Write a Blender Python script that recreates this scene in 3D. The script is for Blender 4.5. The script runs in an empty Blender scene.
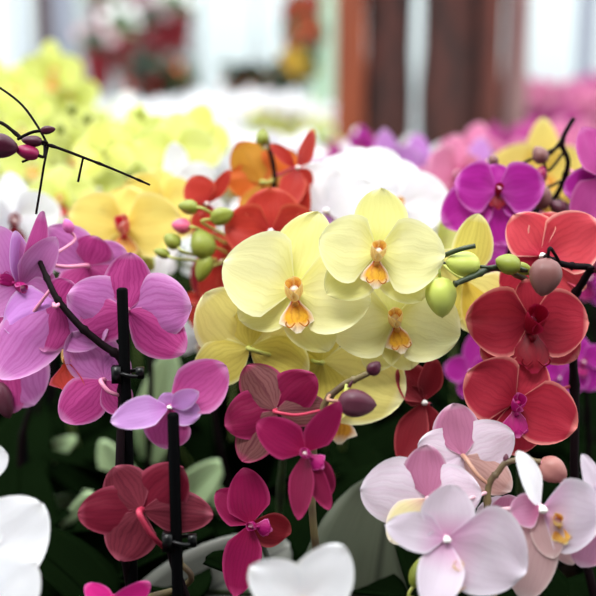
import bpy, bmesh, math, random
from mathutils import Vector, Matrix, Euler, noise
random.seed(7)
R = math.radians
SC = bpy.context.scene
COL = SC.collection
# ------------------------------------------------------------------ camera
CAM = Vector((0, 0, 1.45)); PITCH = 11.0; FPX = 945.0
cd = bpy.data.cameras.new('camera'); co = bpy.data.objects.new('camera', cd); COL.objects.link(co)
co.location = CAM; co.rotation_euler = (R(90 - PITCH), 0, 0)
cd.sensor_width = 36; cd.lens = 36 * FPX / 596; cd.clip_start = 0.02
cd.dof.use_dof = True; cd.dof.focus_distance = 0.61; cd.dof.aperture_fstop = 3.2
SC.camera = co
FWD = Vector((0, math.cos(R(PITCH)), -math.sin(R(PITCH))))
UP = Vector((0, math.sin(R(PITCH)), math.cos(R(PITCH)))); RT = Vector((1, 0, 0))
def P(px, py, d):
    return CAM + (RT * ((px - 298) / FPX) + UP * ((298 - py) / FPX) + FWD) * d
SC.view_settings.view_transform = 'Standard'; SC.view_settings.look = 'None'
SC.view_settings.gamma = 1; SC.view_settings.use_curve_mapping = False
SC.view_settings.exposure = 0.58

# ------------------------------------------------------------------ materials
def lin(c):
    return tuple(((x / 255) / 12.92 if x / 255 <= .04045 else (((x / 255) + .055) / 1.055) ** 2.4) for x in c) + (1,)
MATS = {}
def newmat(name):
    m = bpy.data.materials.new(name); m.use_nodes = True
    nt = m.node_tree; nt.nodes.clear(); MATS[name] = m
    return m, nt, nt.nodes, nt.links
def simple(name, c, rough=.5, spec=.5, c2=None, scale=20, bump=0, metal=0, stretch=(1, 1, 1)):
    m, nt, N, L = newmat(name)
    o = N.new('ShaderNodeOutputMaterial'); b = N.new('ShaderNodeBsdfPrincipled')
    b.inputs['Base Color'].default_value = lin(c); b.inputs['Roughness'].default_value = rough
    b.inputs['Specular IOR Level'].default_value = spec; b.inputs['Metallic'].default_value = metal
    if c2 or bump:
        tc = N.new('ShaderNodeTexCoord'); mp = N.new('ShaderNodeMapping'); mp.inputs['Scale'].default_value = stretch
        nz = N.new('ShaderNodeTexNoise'); nz.inputs['Scale'].default_value = scale; nz.inputs['Detail'].default_value = 5
        L.new(tc.outputs['Object'], mp.inputs[0]); L.new(mp.outputs[0], nz.inputs['Vector'])
        if c2:
            mx = N.new('ShaderNodeValToRGB'); mx.color_ramp.elements[0].position = .38; mx.color_ramp.elements[1].position = .62
            mx.color_ramp.elements[0].color = lin(c); mx.color_ramp.elements[1].color = lin(c2)
            L.new(nz.outputs[0], mx.inputs[0]); L.new(mx.outputs[0], b.inputs['Base Color'])
        if bump:
            bp = N.new('ShaderNodeBump'); bp.inputs['Strength'].default_value = bump; bp.inputs['Distance'].default_value = .01
            L.new(nz.outputs[0], bp.inputs['Height']); L.new(bp.outputs[0], b.inputs['Normal'])
    L.new(b.outputs[0], o.inputs[0])
    return m
def math_(N, L, op, a, b=None, c=None):
    n = N.new('ShaderNodeMath'); n.operation = op
    for i, x in enumerate((a, b, c)):
        if x is None: continue
        if isinstance(x, (int, float)): n.inputs[i].default_value = x
        else: L.new(x, n.inputs[i])
    return n.outputs[0]
def mixc(N, L, f, a, b):
    n = N.new('ShaderNodeMix'); n.data_type = 'RGBA'
    if isinstance(f, (int, float)): n.inputs[0].default_value = f
    else: L.new(f, n.inputs[0])
    for i, x in ((6, a), (7, b)):
        if isinstance(x, tuple): n.inputs[i].default_value = lin(x)
        else: L.new(x, n.inputs[i])
    return n.outputs[2]
def petal(name, base, mid, rim, vein, vs=.4, back=None, backvein=None, bvs=.6, trans=.32, nv=15, rimw=.93, rough=.5, basew=.35):
    """two-sided petal: colour runs base > mid > rim, veins fan along the length"""
    m, nt, N, L = newmat(name)
    uv = N.new('ShaderNodeUVMap'); uv.uv_map = 'uv'
    sx = N.new('ShaderNodeSeparateXYZ'); L.new(uv.outputs[0], sx.inputs[0])
    u = sx.outputs[0]; v = math_(N, L, 'SUBTRACT', math_(N, L, 'MULTIPLY', sx.outputs[1], 2.0), 1.0)
    geo = N.new('ShaderNodeNewGeometry'); oi = N.new('ShaderNodeObjectInfo')
    nz = N.new('ShaderNodeTexNoise'); nz.inputs['Scale'].default_value = 5; nz.inputs['Detail'].default_value = 4; nz.noise_dimensions = '4D'
    L.new(uv.outputs[0], nz.inputs['Vector']); L.new(math_(N, L, 'MULTIPLY', oi.outputs['Random'], 20.0), nz.inputs['W'])
    ph = math_(N, L, 'MULTIPLY_ADD', nz.outputs[0], 5.0, math_(N, L, 'MULTIPLY', v, float(nv)))
    # veins branch towards the edge: add a finer wave there
    w1 = math_(N, L, 'POWER', math_(N, L, 'ABSOLUTE', math_(N, L, 'SINE', ph)), 6.0)
    ph2 = math_(N, L, 'MULTIPLY_ADD', nz.outputs[0], 9.0, math_(N, L, 'MULTIPLY', v, nv * 2.3))
    w2 = math_(N, L, 'MULTIPLY', math_(N, L, 'POWER', math_(N, L, 'ABSOLUTE', math_(N, L, 'SINE', ph2)), 5.0), math_(N, L, 'MULTIPLY', u, .8))
    w = math_(N, L, 'MAXIMUM', w1, w2)
    av = math_(N, L, 'ABSOLUTE', v)
    e = math_(N, L, 'MAXIMUM', av, math_(N, L, 'POWER', u, 1.25))
    rimf = N.new('ShaderNodeMapRange'); rimf.inputs[1].default_value = rimw - .10; rimf.inputs[2].default_value = .985; L.new(e, rimf.inputs[0])
    bf = N.new('ShaderNodeMapRange'); bf.inputs[1].default_value = 0.0; bf.inputs[2].default_value = basew; L.new(u, bf.inputs[0])
    c = mixc(N, L, bf.outputs[0], base, mid)
    nz2 = N.new('ShaderNodeTexNoise'); nz2.inputs['Scale'].default_value = 2.2; L.new(uv.outputs[0], nz2.inputs['Vector'])
    fade = math_(N, L, 'MULTIPLY_ADD', u, -.6, 1.0)
    c = mixc(N, L, math_(N, L, 'MULTIPLY', math_(N, L, 'MULTIPLY', w, vs * .6), fade), c, vein)
    c = mixc(N, L, math_(N, L, 'MULTIPLY', rimf.outputs[0], .85), c, rim)
    if back:
        cb = mixc(N, L, math_(N, L, 'MULTIPLY', w, bvs * .55), back, backvein or vein)
        mr = math_(N, L, 'SUBTRACT', 1.0, math_(N, L, 'MINIMUM', math_(N, L, 'MULTIPLY', av, 9.0), 1.0))
        cb = mixc(N, L, math_(N, L, 'MULTIPLY', mr, bvs * .5), cb, backvein or vein)
        cb = mixc(N, L, math_(N, L, 'MULTIPLY', rimf.outputs[0], .8), cb, rim)
        c = mixc(N, L, geo.outputs['Backfacing'], c, cb)
    hsv = N.new('ShaderNodeHueSaturation'); L.new(c, hsv.inputs['Color'])
    L.new(math_(N, L, 'MULTIPLY_ADD', oi.outputs['Random'], .16, .92), hsv.inputs['Value'])
    b = N.new('ShaderNodeBsdfPrincipled'); b.inputs['Roughness'].default_value = rough; b.inputs['Specular IOR Level'].default_value = .25
    L.new(hsv.outputs[0], b.inputs['Base Color'])
    t = N.new('ShaderNodeBsdfTranslucent'); L.new(hsv.outputs[0], t.inputs[0])
    bp = N.new('ShaderNodeBump'); bp.inputs['Strength'].default_value = .15; bp.inputs['Distance'].default_value = .0005
    L.new(w, bp.inputs['Height']); L.new(bp.outputs[0], b.inputs['Normal'])
    ms = N.new('ShaderNodeMixShader'); ms.inputs[0].default_value = trans
    o = N.new('ShaderNodeOutputMaterial')
    L.new(b.outputs[0], ms.inputs[1]); L.new(t.outputs[0], ms.inputs[2]); L.new(ms.outputs[0], o.inputs[0])
    return m

petal('petal_pale_yellow', (230,226,130), (246,242,178), (248,246,200), (222,214,120), .3, (228,216,126), (176,160,64), .3)
petal('petal_pale_yellow_sepal', (206,210,96), (232,228,144), (238,235,178), (206,202,96), .3, (220,206,100), (160,138,44), .4)
petal('petal_soft_yellow', (226,200,84), (238,218,116), (242,228,150), (206,172,60), .2, (214,186,72))
petal('petal_lemon', (206,210,84), (220,226,132), (234,238,172), (196,206,90), .2, (236,238,130))
petal('petal_lilac', (196,92,170), (204,128,192), (222,170,214), (172,66,150), .5, (196,116,184), (156,44,130), .6)
petal('sepal_lilac', (206,84,146), (188,76,146), (208,140,190), (150,36,106), .8, (186,66,138), (144,26,98), .9)
petal('petal_lilac_light', (184,104,184), (194,138,204), (216,184,222), (168,96,176), .3, (218,150,228), (200,100,205), .4)
petal('petal_magenta', (176,60,156), (172,36,150), (210,120,200), (120,10,104), .5, (180,40,168), (140,10,130), .5)
petal('petal_wine', (150,14,70), (146,16,76), (186,60,116), (100,4,44), .5, (134,20,68), (100,6,42), .5)
petal('sepal_wine', (140,30,70), (136,26,70), (180,56,108), (96,10,42), .6, (134,84,84), (84,24,44), 1.0)
petal('petal_garnet', (150,40,62), (126,18,44), (176,76,100), (90,6,28), .6, (124,26,50), (90,10,34), .6)
petal('sepal_garnet', (150,60,74), (124,26,48), (180,90,110), (80,8,28), .7, (126,46,62), (80,14,34), .9)
petal('petal_coral', (190,40,70), (208,70,82), (250,184,172), (170,40,54), .6, (204,80,78), (170,44,54), .5, rimw=.97)
petal('petal_coral_deep', (140,16,40), (174,42,62), (238,150,142), (120,12,38), .5, (170,54,64), (170,20,34), .5, rimw=.97)
petal('petal_dark_red', (124,20,34), (126,26,38), (176,74,80), (84,8,20), .5, (150,56,66), (104,26,38), .5)
petal('petal_white', (236,236,244), (246,246,250), (252,252,252), (236,232,244), .12, (248,248,250), (230,226,240), .15, trans=.35)
petal('petal_blush', (200,140,180), (214,200,214), (224,216,226), (192,160,190), .25, (236,220,234), (214,170,200), .3, basew=.5)
petal('sepal_blush', (196,106,150), (204,142,176), (220,192,208), (170,92,134), .4, (196,124,160), (166,92,124), .4, basew=.6)
petal('sepal_blush_tan', (204,140,156), (208,172,172), (220,200,196), (176,112,128), .3, (204,162,154), (164,110,108), .45)
petal('sepal_cream', (222,180,170), (226,214,160), (232,220,205), (210,180,150), .3)
petal('petal_orange', (170,120,40), (190,84,38), (206,124,60), (190,50,20), .4, (214,106,44), (170,110,30), .4)
petal('sepal_olive_orange', (160,124,36), (180,100,38), (200,106,54), (170,90,20), .4, (196,136,44), (150,110,30), .4)
petal('petal_scarlet', (160,34,36), (186,56,46), (214,104,80), (140,24,24), .4, (208,60,50), (180,30,30), .4)
petal('petal_fuchsia', (220,30,130), (222,40,140), (240,110,180), (180,10,100), .4)
petal('petal_pink_far', (196,104,140), (206,122,160), (222,160,188), (176,80,126), .2)
petal('petal_orchid_far', (160,44,116), (178,66,140), (198,110,168), (150,20,120), .2)
# lip materials
petal('lip_gold', (180,30,6), (246,184,44), (253,248,236), (170,40,5), .7, (236,170,60), nv=7, rimw=.72, basew=.45)
petal('lip_gold_side', (176,40,8), (236,190,90), (250,236,180), (180,50,10), .9, (244,214,130), nv=11, basew=.7)
petal('lip_red', (120,6,30), (140,8,34), (176,30,70), (80,0,20), .5, nv=9)
petal('lip_striped', (250,230,200), (196,30,60), (244,190,170), (160,8,40), .8, (220,110,100), nv=11)
petal('lip_magenta', (140,10,70), (176,26,116), (220,120,180), (120,0,60), .5, nv=9)
petal('lip_orange_pink', (200,60,30), (216,80,70), (226,110,140), (160,40,10), .6, nv=9)
simple('column_white', (250,244,240), .4); simple('column_pink', (236,170,206), .4); simple('column_magenta', (190,30,120), .4)
def budmat(name, c, stripe, k=.6):
    m, nt, N, L = newmat(name)
    tc = N.new('ShaderNodeTexCoord'); mp = N.new('ShaderNodeMapping'); mp.inputs['Scale'].default_value = (1, 1, .12)
    nz = N.new('ShaderNodeTexNoise'); nz.inputs['Scale'].default_value = 420; nz.inputs['Detail'].default_value = 3
    L.new(tc.outputs['Object'], mp.inputs[0]); L.new(mp.outputs[0], nz.inputs['Vector'])
    rp = N.new('ShaderNodeMapRange'); rp.inputs[1].default_value = .45; rp.inputs[2].default_value = .65; L.new(nz.outputs[0], rp.inputs[0])
    cc = mixc(N, L, math_(N, L, 'MULTIPLY', rp.outputs[0], k), c, stripe)
    b = N.new('ShaderNodeBsdfPrincipled'); b.inputs['Roughness'].default_value = .42; L.new(cc, b.inputs['Base Color'])
    b.inputs['Specular IOR Level'].default_value = .35
    o = N.new('ShaderNodeOutputMaterial'); L.new(b.outputs[0], o.inputs[0])
budmat('bud_green', (122,132,42), (158,162,76)); budmat('bud_yellow_green', (196,204,100), (138,160,52))
budmat('bud_brown_pink', (124,80,76), (78,44,50)); budmat('bud_plum', (90,42,58), (60,20,38)); budmat('bud_maroon', (56,10,30), (100,20,56))
budmat('bud_fuchsia', (146,16,74), (100,6,50)); budmat('bud_pink', (214,96,130), (190,60,90)); budmat('bud_tan_pink', (164,112,104), (128,72,76))
budmat('bud_lilac', (206,80,160), (226,150,200))
simple('stem_dark', (20,10,14), .6, .06); simple('stem_green', (92,110,50), .45, c2=(70,80,40), scale=60); simple('stem_olive', (112,98,62), .5, c2=(84,66,46), scale=50)
simple('stem_dark_green', (46,62,26), .45, c2=(34,40,24), scale=60)
simple('pedicel_pink', (222,140,170), .45); simple('pedicel_green', (176,180,90), .45); simple('pedicel_red', (186,50,80), .45); simple('pedicel_tan', (176,130,110), .45)
simple('pedicel_pale', (226,180,190), .45)
simple('stake_black', (3,3,4), .6, .03); simple('clip_black', (4,4,5), .3, .3)
simple('wire_dark', (30,20,22), .4)
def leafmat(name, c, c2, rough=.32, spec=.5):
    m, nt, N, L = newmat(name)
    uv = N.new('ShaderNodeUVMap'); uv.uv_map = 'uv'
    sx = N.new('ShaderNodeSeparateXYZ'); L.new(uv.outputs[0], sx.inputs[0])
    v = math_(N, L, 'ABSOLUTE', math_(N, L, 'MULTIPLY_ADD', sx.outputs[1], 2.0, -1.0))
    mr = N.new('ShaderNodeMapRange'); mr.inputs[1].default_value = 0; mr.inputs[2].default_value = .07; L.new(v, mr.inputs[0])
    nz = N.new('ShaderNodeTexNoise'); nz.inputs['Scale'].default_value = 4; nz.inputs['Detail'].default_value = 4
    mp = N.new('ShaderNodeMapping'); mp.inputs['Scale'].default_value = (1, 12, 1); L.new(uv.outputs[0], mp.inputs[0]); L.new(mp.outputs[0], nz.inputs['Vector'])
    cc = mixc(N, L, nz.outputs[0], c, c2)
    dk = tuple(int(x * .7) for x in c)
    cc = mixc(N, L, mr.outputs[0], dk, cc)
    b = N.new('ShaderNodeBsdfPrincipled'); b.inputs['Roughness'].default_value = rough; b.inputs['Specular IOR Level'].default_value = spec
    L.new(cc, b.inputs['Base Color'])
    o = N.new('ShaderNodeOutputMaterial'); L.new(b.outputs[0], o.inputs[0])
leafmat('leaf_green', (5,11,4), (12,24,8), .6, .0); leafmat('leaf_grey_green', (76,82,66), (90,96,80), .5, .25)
leafmat('leaf_painted_highlight', (150,184,120), (196,216,178), .25); leafmat('leaf_painted_sheen', (112,114,108), (136,138,130), .4)  # both pale tones stand in for light reflected off glossy leaves
simple('pot_black', (8,8,9), .5, .2); simple('pot_white', (206,206,202), .35); simple('pot_grey_green', (96,100,86), .5); simple('bark_chips', (52,34,24), .9, c2=(90,62,44), scale=60, bump=1)
simple('bench_dark', (14,14,14), .8, .2, c2=(22,20,20), scale=8); simple('bench_metal', (90,92,94), .4, metal=.6)

# ------------------------------------------------------------------ mesh helpers
def link(name, mesh, mats, parent=None, smooth=True):
    o = bpy.data.objects.new(name, mesh); COL.objects.link(o)
    if not isinstance(mats, (list, tuple)): mats = [mats]
    if not len(mesh.materials):
        for m in mats: mesh.materials.append(MATS[m])
        if smooth: mesh.shade_smooth()
    if parent is not None: o.parent = parent
    return o
class MB:
    def __init__(s): s.v = []; s.f = []; s.uv = []; s.mi = []
    def add(s, vs, fs, uvs=None, mi=0, M=None):
        n = len(s.v)
        for p in vs:
            p = Vector(p); s.v.append(M @ p if M else p)
        for k, f in enumerate(fs):
            s.f.append([i + n for i in f]); s.mi.append(mi)
            s.uv.append([uvs[i] for i in f] if uvs else [(.5, .5)] * len(f))
        return s
    def mesh(s, name='m'):
        me = bpy.data.meshes.new(name); me.from_pydata([tuple(p) for p in s.v], [], s.f)
        l = me.uv_layers.new(name='uv'); k = 0
        for fu in s.uv:
            for t in fu: l.data[k].uv = t; k += 1
        me.polygons.foreach_set('material_index', s.mi); me.update()
        return me
def tube(mb, pts, rads, seg=8, mi=0, cap=True):
    pts = [Vector(p) for p in pts]; vs = []; fs = []
    if isinstance(rads, (int, float)): rads = [rads] * len(pts)
    up = None
    for i, p in enumerate(pts):
        t = (pts[min(i + 1, len(pts) - 1)] - pts[max(i - 1, 0)])
        if t.length < 1e-9: t = Vector((0, 0, 1))
        t.normalize()
        if up is None:
            up = Vector((0, 0, 1)) if abs(t.z) < .9 else Vector((1, 0, 0))
        a = t.cross(up)
        if a.length < 1e-6: a = t.orthogonal()
        a.normalize(); b = a.cross(t); up = b * 1.0
        up = b
        for k in range(seg):
            an = 2 * math.pi * k / seg
            vs.append(p + (a * math.cos(an) + b * math.sin(an)) * rads[i])
    for i in range(len(pts) - 1):
        for k in range(seg):
            fs.append([i * seg + k, i * seg + (k + 1) % seg, (i + 1) * seg + (k + 1) % seg, (i + 1) * seg + k])
    if cap:
        fs.append([k for k in range(seg)][::-1]); fs.append([(len(pts) - 1) * seg + k for k in range(seg)])
    mb.add(vs, fs, None, mi)
def smooth_path(pts, n=6):
    pts = [Vector(p) for p in pts]; out = []
    for i in range(len(pts) - 1):
        p0 = pts[max(i - 1, 0)]; p1 = pts[i]; p2 = pts[i + 1]; p3 = pts[min(i + 2, len(pts) - 1)]
        for k in range(n):
            t = k / n
            out.append(.5 * ((2 * p1) + (p2 - p0) * t + (2 * p0 - 5 * p1 + 4 * p2 - p3) * t * t + (3 * p1 - p0 - 3 * p2 + p3) * t ** 3))
    out.append(pts[-1]); return out
def box(mb, c, s, mi=0, M=None):
    x, y, z = c; a, b, d = s[0] / 2, s[1] / 2, s[2] / 2
    vs = [(x + i * a, y + j * b, z + k * d) for i in (-1, 1) for j in (-1, 1) for k in (-1, 1)]
    fs = [[0, 1, 3, 2], [4, 6, 7, 5], [0, 4, 5, 1], [2, 3, 7, 6], [0, 2, 6, 4], [1, 5, 7, 3]]
    mb.add(vs, fs, None, mi, M)
def lathe(mb, prof, seg=20, mi=0, c=(0, 0, 0), mod=None):
    vs = []; fs = []
    for i, (r, z) in enumerate(prof):
        for k in range(seg):
            a = 2 * math.pi * k / seg; rr = r * (mod(a, i / (len(prof) - 1)) if mod else 1)
            vs.append((c[0] + rr * math.cos(a), c[1] + rr * math.sin(a), c[2] + z))
    for i in range(len(prof) - 1):
        for k in range(seg):
            fs.append([i * seg + k, i * seg + (k + 1) % seg, (i + 1) * seg + (k + 1) % seg, (i + 1) * seg + k])
    fs.append([k for k in range(seg)][::-1]); fs.append([(len(prof) - 1) * seg + k for k in range(seg)])
    mb.add(vs, fs, None, mi)

def tepal_grid(kind, L, W, cup=.12, bend=0.0, wave=.03, nu=14, nv=10, seed=0, M=None, mb=None, mi=0):
    """length along +Y, face +Z"""
    mb = mb or MB(); rnd = random.Random(seed); ox = rnd.random() * 50; vs = []; uvs = []
    asym = rnd.uniform(-.05, .05)
    for i in range(nu + 1):
        u = .5 - .5 * math.cos(math.pi * i / nu)
        if kind == 'P':      # broad fan petal on a narrow claw
            s = (math.sin(math.pi * min(1, u) ** .86)) ** .46 if 0 < u < 1 else 0
            s *= min(1, .42 + u * 2.0)
        elif kind == 'S':    # elliptic sepal
            s = (math.sin(math.pi * u ** .95)) ** .53 if 0 < u < 1 else 0
            s *= min(1, .55 + u * 1.3)
        elif kind == 'T':    # anchor shaped lip lobe
            s = .35 + .9 * max(0, math.sin(math.pi * min(1, u * 1.05))) ** 2 if u < .97 else .2
        else:
            s = (math.sin(math.pi * u)) ** .5 if 0 < u < 1 else 0
        s = max(s, .10 * (1 - u)) if u < .5 else max(s, .004)
        for j in range(nv + 1):
            v = -1 + 2 * j / nv
            x = v * s * W / 2 + asym * W * math.sin(math.pi * u)
            y = u * L - (0.06 * L * v * v * u * s if kind == 'P' else .02 * L * v * v * u * s)
            z = cup * W * s * s * v * v + bend * L * u * u
            z += .018 * W * math.exp(-(v * 7) ** 2) * (1 - u) * (-1)
            if wave:
                z += wave * W * noise.noise(Vector((u * 2.4 + ox, v * 1.8, ox))) * (u + .25) * 1.6
                z += wave * .5 * W * math.sin(v * 5 + u * 6 + ox) * u * abs(v)
            vs.append((x, y, z)); uvs.append((u, .5 + .5 * v))
    fs = []
    for i in range(nu):
        for j in range(nv):
            a = i * (nv + 1) + j; fs.append([a, a + 1, a + nv + 2, a + nv + 1])
    mb.add(vs, fs, uvs, mi, M)
    return mb
def xf(loc=(0, 0, 0), rz=0, rx=0, ry=0, s=1):
    return Matrix.Translation(loc) @ Matrix.Rotation(R(rz), 4, 'Z') @ Matrix.Rotation(R(rx), 4, 'X') @ Matrix.Rotation(R(ry), 4, 'Y') @ Matrix.Scale(s, 4)

LIPS = {}
def lip_mesh(style, lod=0):
    """unit: flower radius 1, lip hangs along -Y and comes forward +Z"""
    if (style, lod) in LIPS: return LIPS[(style, lod)]
    mb = MB(); n1, n2 = (10, 8) if not lod else (5, 4)
    # mid lobe: runs down and forward
    M = xf((0, -.15, .05), rz=180, rx=38)
    tepal_grid('T', .46, .42, cup=-.25, bend=-.35, wave=.02, nu=n1, nv=n2, seed=3, M=M, mb=mb, mi=0)
    # two side lobes stand up around the column
    for s in (-1, 1):
        M = Matrix.Translation((s * .06, -.13, .05)) @ Matrix.Rotation(R(-s * 48), 4, 'Z') @ Matrix.Rotation(R(48), 4, 'X') @ Matrix.Rotation(R(-s * 58), 4, 'Y')
        tepal_grid('E', .38, .32, cup=.6, bend=.4, wave=.02, nu=n1, nv=n2, seed=4, M=M, mb=mb, mi=1)
    if not lod:
        # callus
        lathe(mb, [(.0, 0), (.035, .01), (.05, .04), (.03, .075), (0, .085)], 8, 1, (0, -.20, .09))
        for s in (-1, 1):   # the two tendrils at the tip
            tube(mb, smooth_path([(s * .03, -.46, .24), (s * .10, -.52, .24), (s * .16, -.48, .27), (s * .15, -.43, .29)], 4), .011, 5, 0)
    me = mb.mesh('lip')
    for m in style: me.materials.append(MATS[m])
    me.shade_smooth(); LIPS[(style, lod)] = me
    return me
COLM = {}
def column_mesh(mat):
    if mat in COLM: return COLM[mat]
    mb = MB()
    tube(mb, smooth_path([(0, -.02, -.05), (0, .0, .05), (0, .015, .13), (0, -.02, .20), (0, -.05, .215)], 3), [.04, .05, .06, .066, .07, .072, .078, .086, .096, .10, .094, .07, .03], 10)
    me = mb.mesh('flower'); me.materials.append(MATS[mat]); me.shade_smooth(); COLM[mat] = me
    return me
BUDS = {}
def bud_mesh(mat):
    if mat in BUDS: return BUDS[mat]
    mb = MB(); prof = []
    for i in range(13):
        t = i / 12; r = math.sin(math.pi * t ** .86) ** .6 if 0 < t < 1 else 0
        prof.append((max(r, .001) * .5 * (1 - .12 * t), t))
    lathe(mb, prof, 24, 0, mod=lambda a, t: 1 + .05 * math.cos(3 * a) - .07 * math.exp(-((a % (2 * math.pi / 3) - math.pi / 3) * 9) ** 2))
    me = mb.mesh('bud'); me.materials.append(MATS[mat]); me.shade_smooth(); BUDS[mat] = me
    return me

# ------------------------------------------------------------------ plants
BZ = 0.88            # bench top
POTH = .125
def thing(name, label, cat, loc=(0, 0, 0), group=None):
    o = bpy.data.objects.new(name, None); COL.objects.link(o); o.location = loc
    o['label'] = label; o['category'] = cat
    if group: o['group'] = group
    o.empty_display_size = .05
    return o
TAKEN = []
def free_spot(x, y, bz, maxd=None):
    dmin = .103
    def ok(a, b): return all((a - p) ** 2 + (b - q) ** 2 >= dmin * dmin for p, q, z in TAKEN if abs(z - bz) < .05)
    if ok(x, y): TAKEN.append((x, y, bz)); return x, y
    for k in range(1, 60):
        rr_ = k * .008
        for j in range(24):
            an = 2 * math.pi * (j + .37 * k) / 24; a, b = x + rr_ * math.cos(an), y + rr_ * math.sin(an)
            if b < .36: continue
            if ok(a, b):
                if maxd and rr_ > maxd: return None
                TAKEN.append((a, b, bz)); return a, b
    TAKEN.append((x, y, bz)); return x, y
POTM = {}
def pot_mesh(mat):
    if mat in POTM: return POTM[mat]
    mb = MB(); lathe(mb, [(.034, 0), (.037, .004), (.046, .108), (.0495, .109), (.0505, .125), (.0475, .125), (.0455, .112), (.043, .108)], 28)
    me = mb.mesh('pot'); me.materials.append(MATS[mat]); me.shade_smooth(); POTM[mat] = me
    return me
mbk = MB(); 
_r = random.Random(3)
for k in range(26):
    a = _r.uniform(0, 6.28); rr = .034 * math.sqrt(_r.random())
    M = Matrix.Translation((rr * math.cos(a), rr * math.sin(a), .112 + _r.uniform(-.004, .006))) @ Euler((_r.uniform(-.5, .5), _r.uniform(-.5, .5), _r.uniform(0, 6)), 'XYZ').to_matrix().to_4x4()
    box(mbk, (0, 0, 0), (_r.uniform(.012, .022), _r.uniform(.008, .014), _r.uniform(.005, .009)), 0, M)
lathe(mbk, [(.0435, .100), (.0435, .110)], 16)
BARK = mbk.mesh('bark'); BARK.materials.append(MATS['bark_chips'])
def leaf_grid(p0, p1, W, up, sag=.1, fold=.18, mb=None, blunt=.5):
    """thick strap leaf from p0 to p1, upper face towards up"""
    mb = mb or MB(); p0 = Vector(p0); p1 = Vector(p1); d = (p1 - p0); L = d.length; t = d.normalized()
    up = Vector(up); side = t.cross(up).normalized(); nrm = side.cross(t).normalized()
    nu, nv = 18, 8; th = .0012; top = []; bot = []; uvs = []
    for i in range(nu + 1):
        u = .5 - .5 * math.cos(math.pi * i / nu)
        s = (math.sin(math.pi * u ** 1.15)) ** blunt if 0 < u < 1 else 0
        s = max(s, .30 * (1 - u) ** 2, .01)
        for j in range(nv + 1):
            v = -1 + 2 * j / nv
            c = p0 + t * (u * L) + nrm * (sag * L * math.sin(math.pi * u)) + side * (v * s * W / 2) + nrm * (fold * W * s * abs(v) ** 1.3)
            c += nrm * (.03 * W * math.sin(u * 7 + v * 2))
            top.append(c + nrm * th); bot.append(c - nrm * th); uvs.append((u, .5 + .5 * v))
    n = len(top); fs = []
    for i in range(nu):
        for j in range(nv):
            a = i * (nv + 1) + j
            fs.append([a, a + nv + 1, a + nv + 2, a + 1]); fs.append([n + a, n + a + 1, n + a + nv + 2, n + a + nv + 1])
        a = i * (nv + 1); fs.append([a, n + a, n + a + nv + 1, a + nv + 1])
        a += nv; fs.append([a, a + nv + 1, n + a + nv + 1, n + a])
    mb.add(top + bot, fs, uvs + uvs)
    return mb
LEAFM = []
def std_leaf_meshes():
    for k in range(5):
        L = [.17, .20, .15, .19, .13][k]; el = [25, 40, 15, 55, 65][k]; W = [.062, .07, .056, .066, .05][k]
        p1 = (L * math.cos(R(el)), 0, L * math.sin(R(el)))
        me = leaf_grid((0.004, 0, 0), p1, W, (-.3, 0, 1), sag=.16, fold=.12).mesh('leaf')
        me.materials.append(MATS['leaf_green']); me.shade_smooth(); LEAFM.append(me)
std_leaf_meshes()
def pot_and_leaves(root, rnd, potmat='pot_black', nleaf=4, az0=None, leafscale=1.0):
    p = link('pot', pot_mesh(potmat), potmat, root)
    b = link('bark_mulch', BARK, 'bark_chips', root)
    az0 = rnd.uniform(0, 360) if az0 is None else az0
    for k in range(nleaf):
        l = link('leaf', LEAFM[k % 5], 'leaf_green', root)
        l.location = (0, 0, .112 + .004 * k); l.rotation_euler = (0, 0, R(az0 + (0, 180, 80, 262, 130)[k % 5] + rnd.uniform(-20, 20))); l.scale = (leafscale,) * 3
def stem_obj(root, pts, mat, r0=.0028, r1=.0016):
    loc = root.location; pts = [p - loc for p in pts]
    rads = []
    n = len(pts)
    for i in range(n):
        r = r0 + (r1 - r0) * i / (n - 1)
        if i % 9 == 4: r *= 1.35
        rads.append(r)
    mb = MB(); tube(mb, pts, rads, 9)
    return link('stem', mb.mesh('stem'), mat, root)
def stake_obj(root, top, mat='stake_black', r=.0028, clips=(), bottom=.1):
    """root-local vertical stake reaching top (world point), with clips"""
    t = top - root.location; mb = MB()
    tube(mb, [(t.x, t.y, bottom), (t.x, t.y, max(bottom + .03, t.z * .35)), (t.x, t.y, t.z - .001), (t.x, t.y, t.z)], [r, r, r, r * .7], 10)
    s = link('stake', mb.mesh('stake'), mat, root)
    for cz, st in clips:
        mb = MB(); c = Vector((t.x, t.y, cz - root.location.z))
        pts = [c + Vector((math.cos(a) * .0065 + .003, math.sin(a) * .0055, .001 * math.sin(2 * a))) for a in [k * math.pi / 8 for k in range(17)]]
        tube(mb, pts, .0014, 6)
        box(mb, c + Vector((-.005, -.002, 0)), (.006, .006, .011)); box(mb, c + Vector((.010, -.002, .001)), (.005, .004, .007))
        link('clip', mb.mesh('clip'), 'clip_black', s)
    return s
def nearest(path, p):
    b = min(range(len(path)), key=lambda i: (path[i] - p).length); return path[b]
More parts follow.
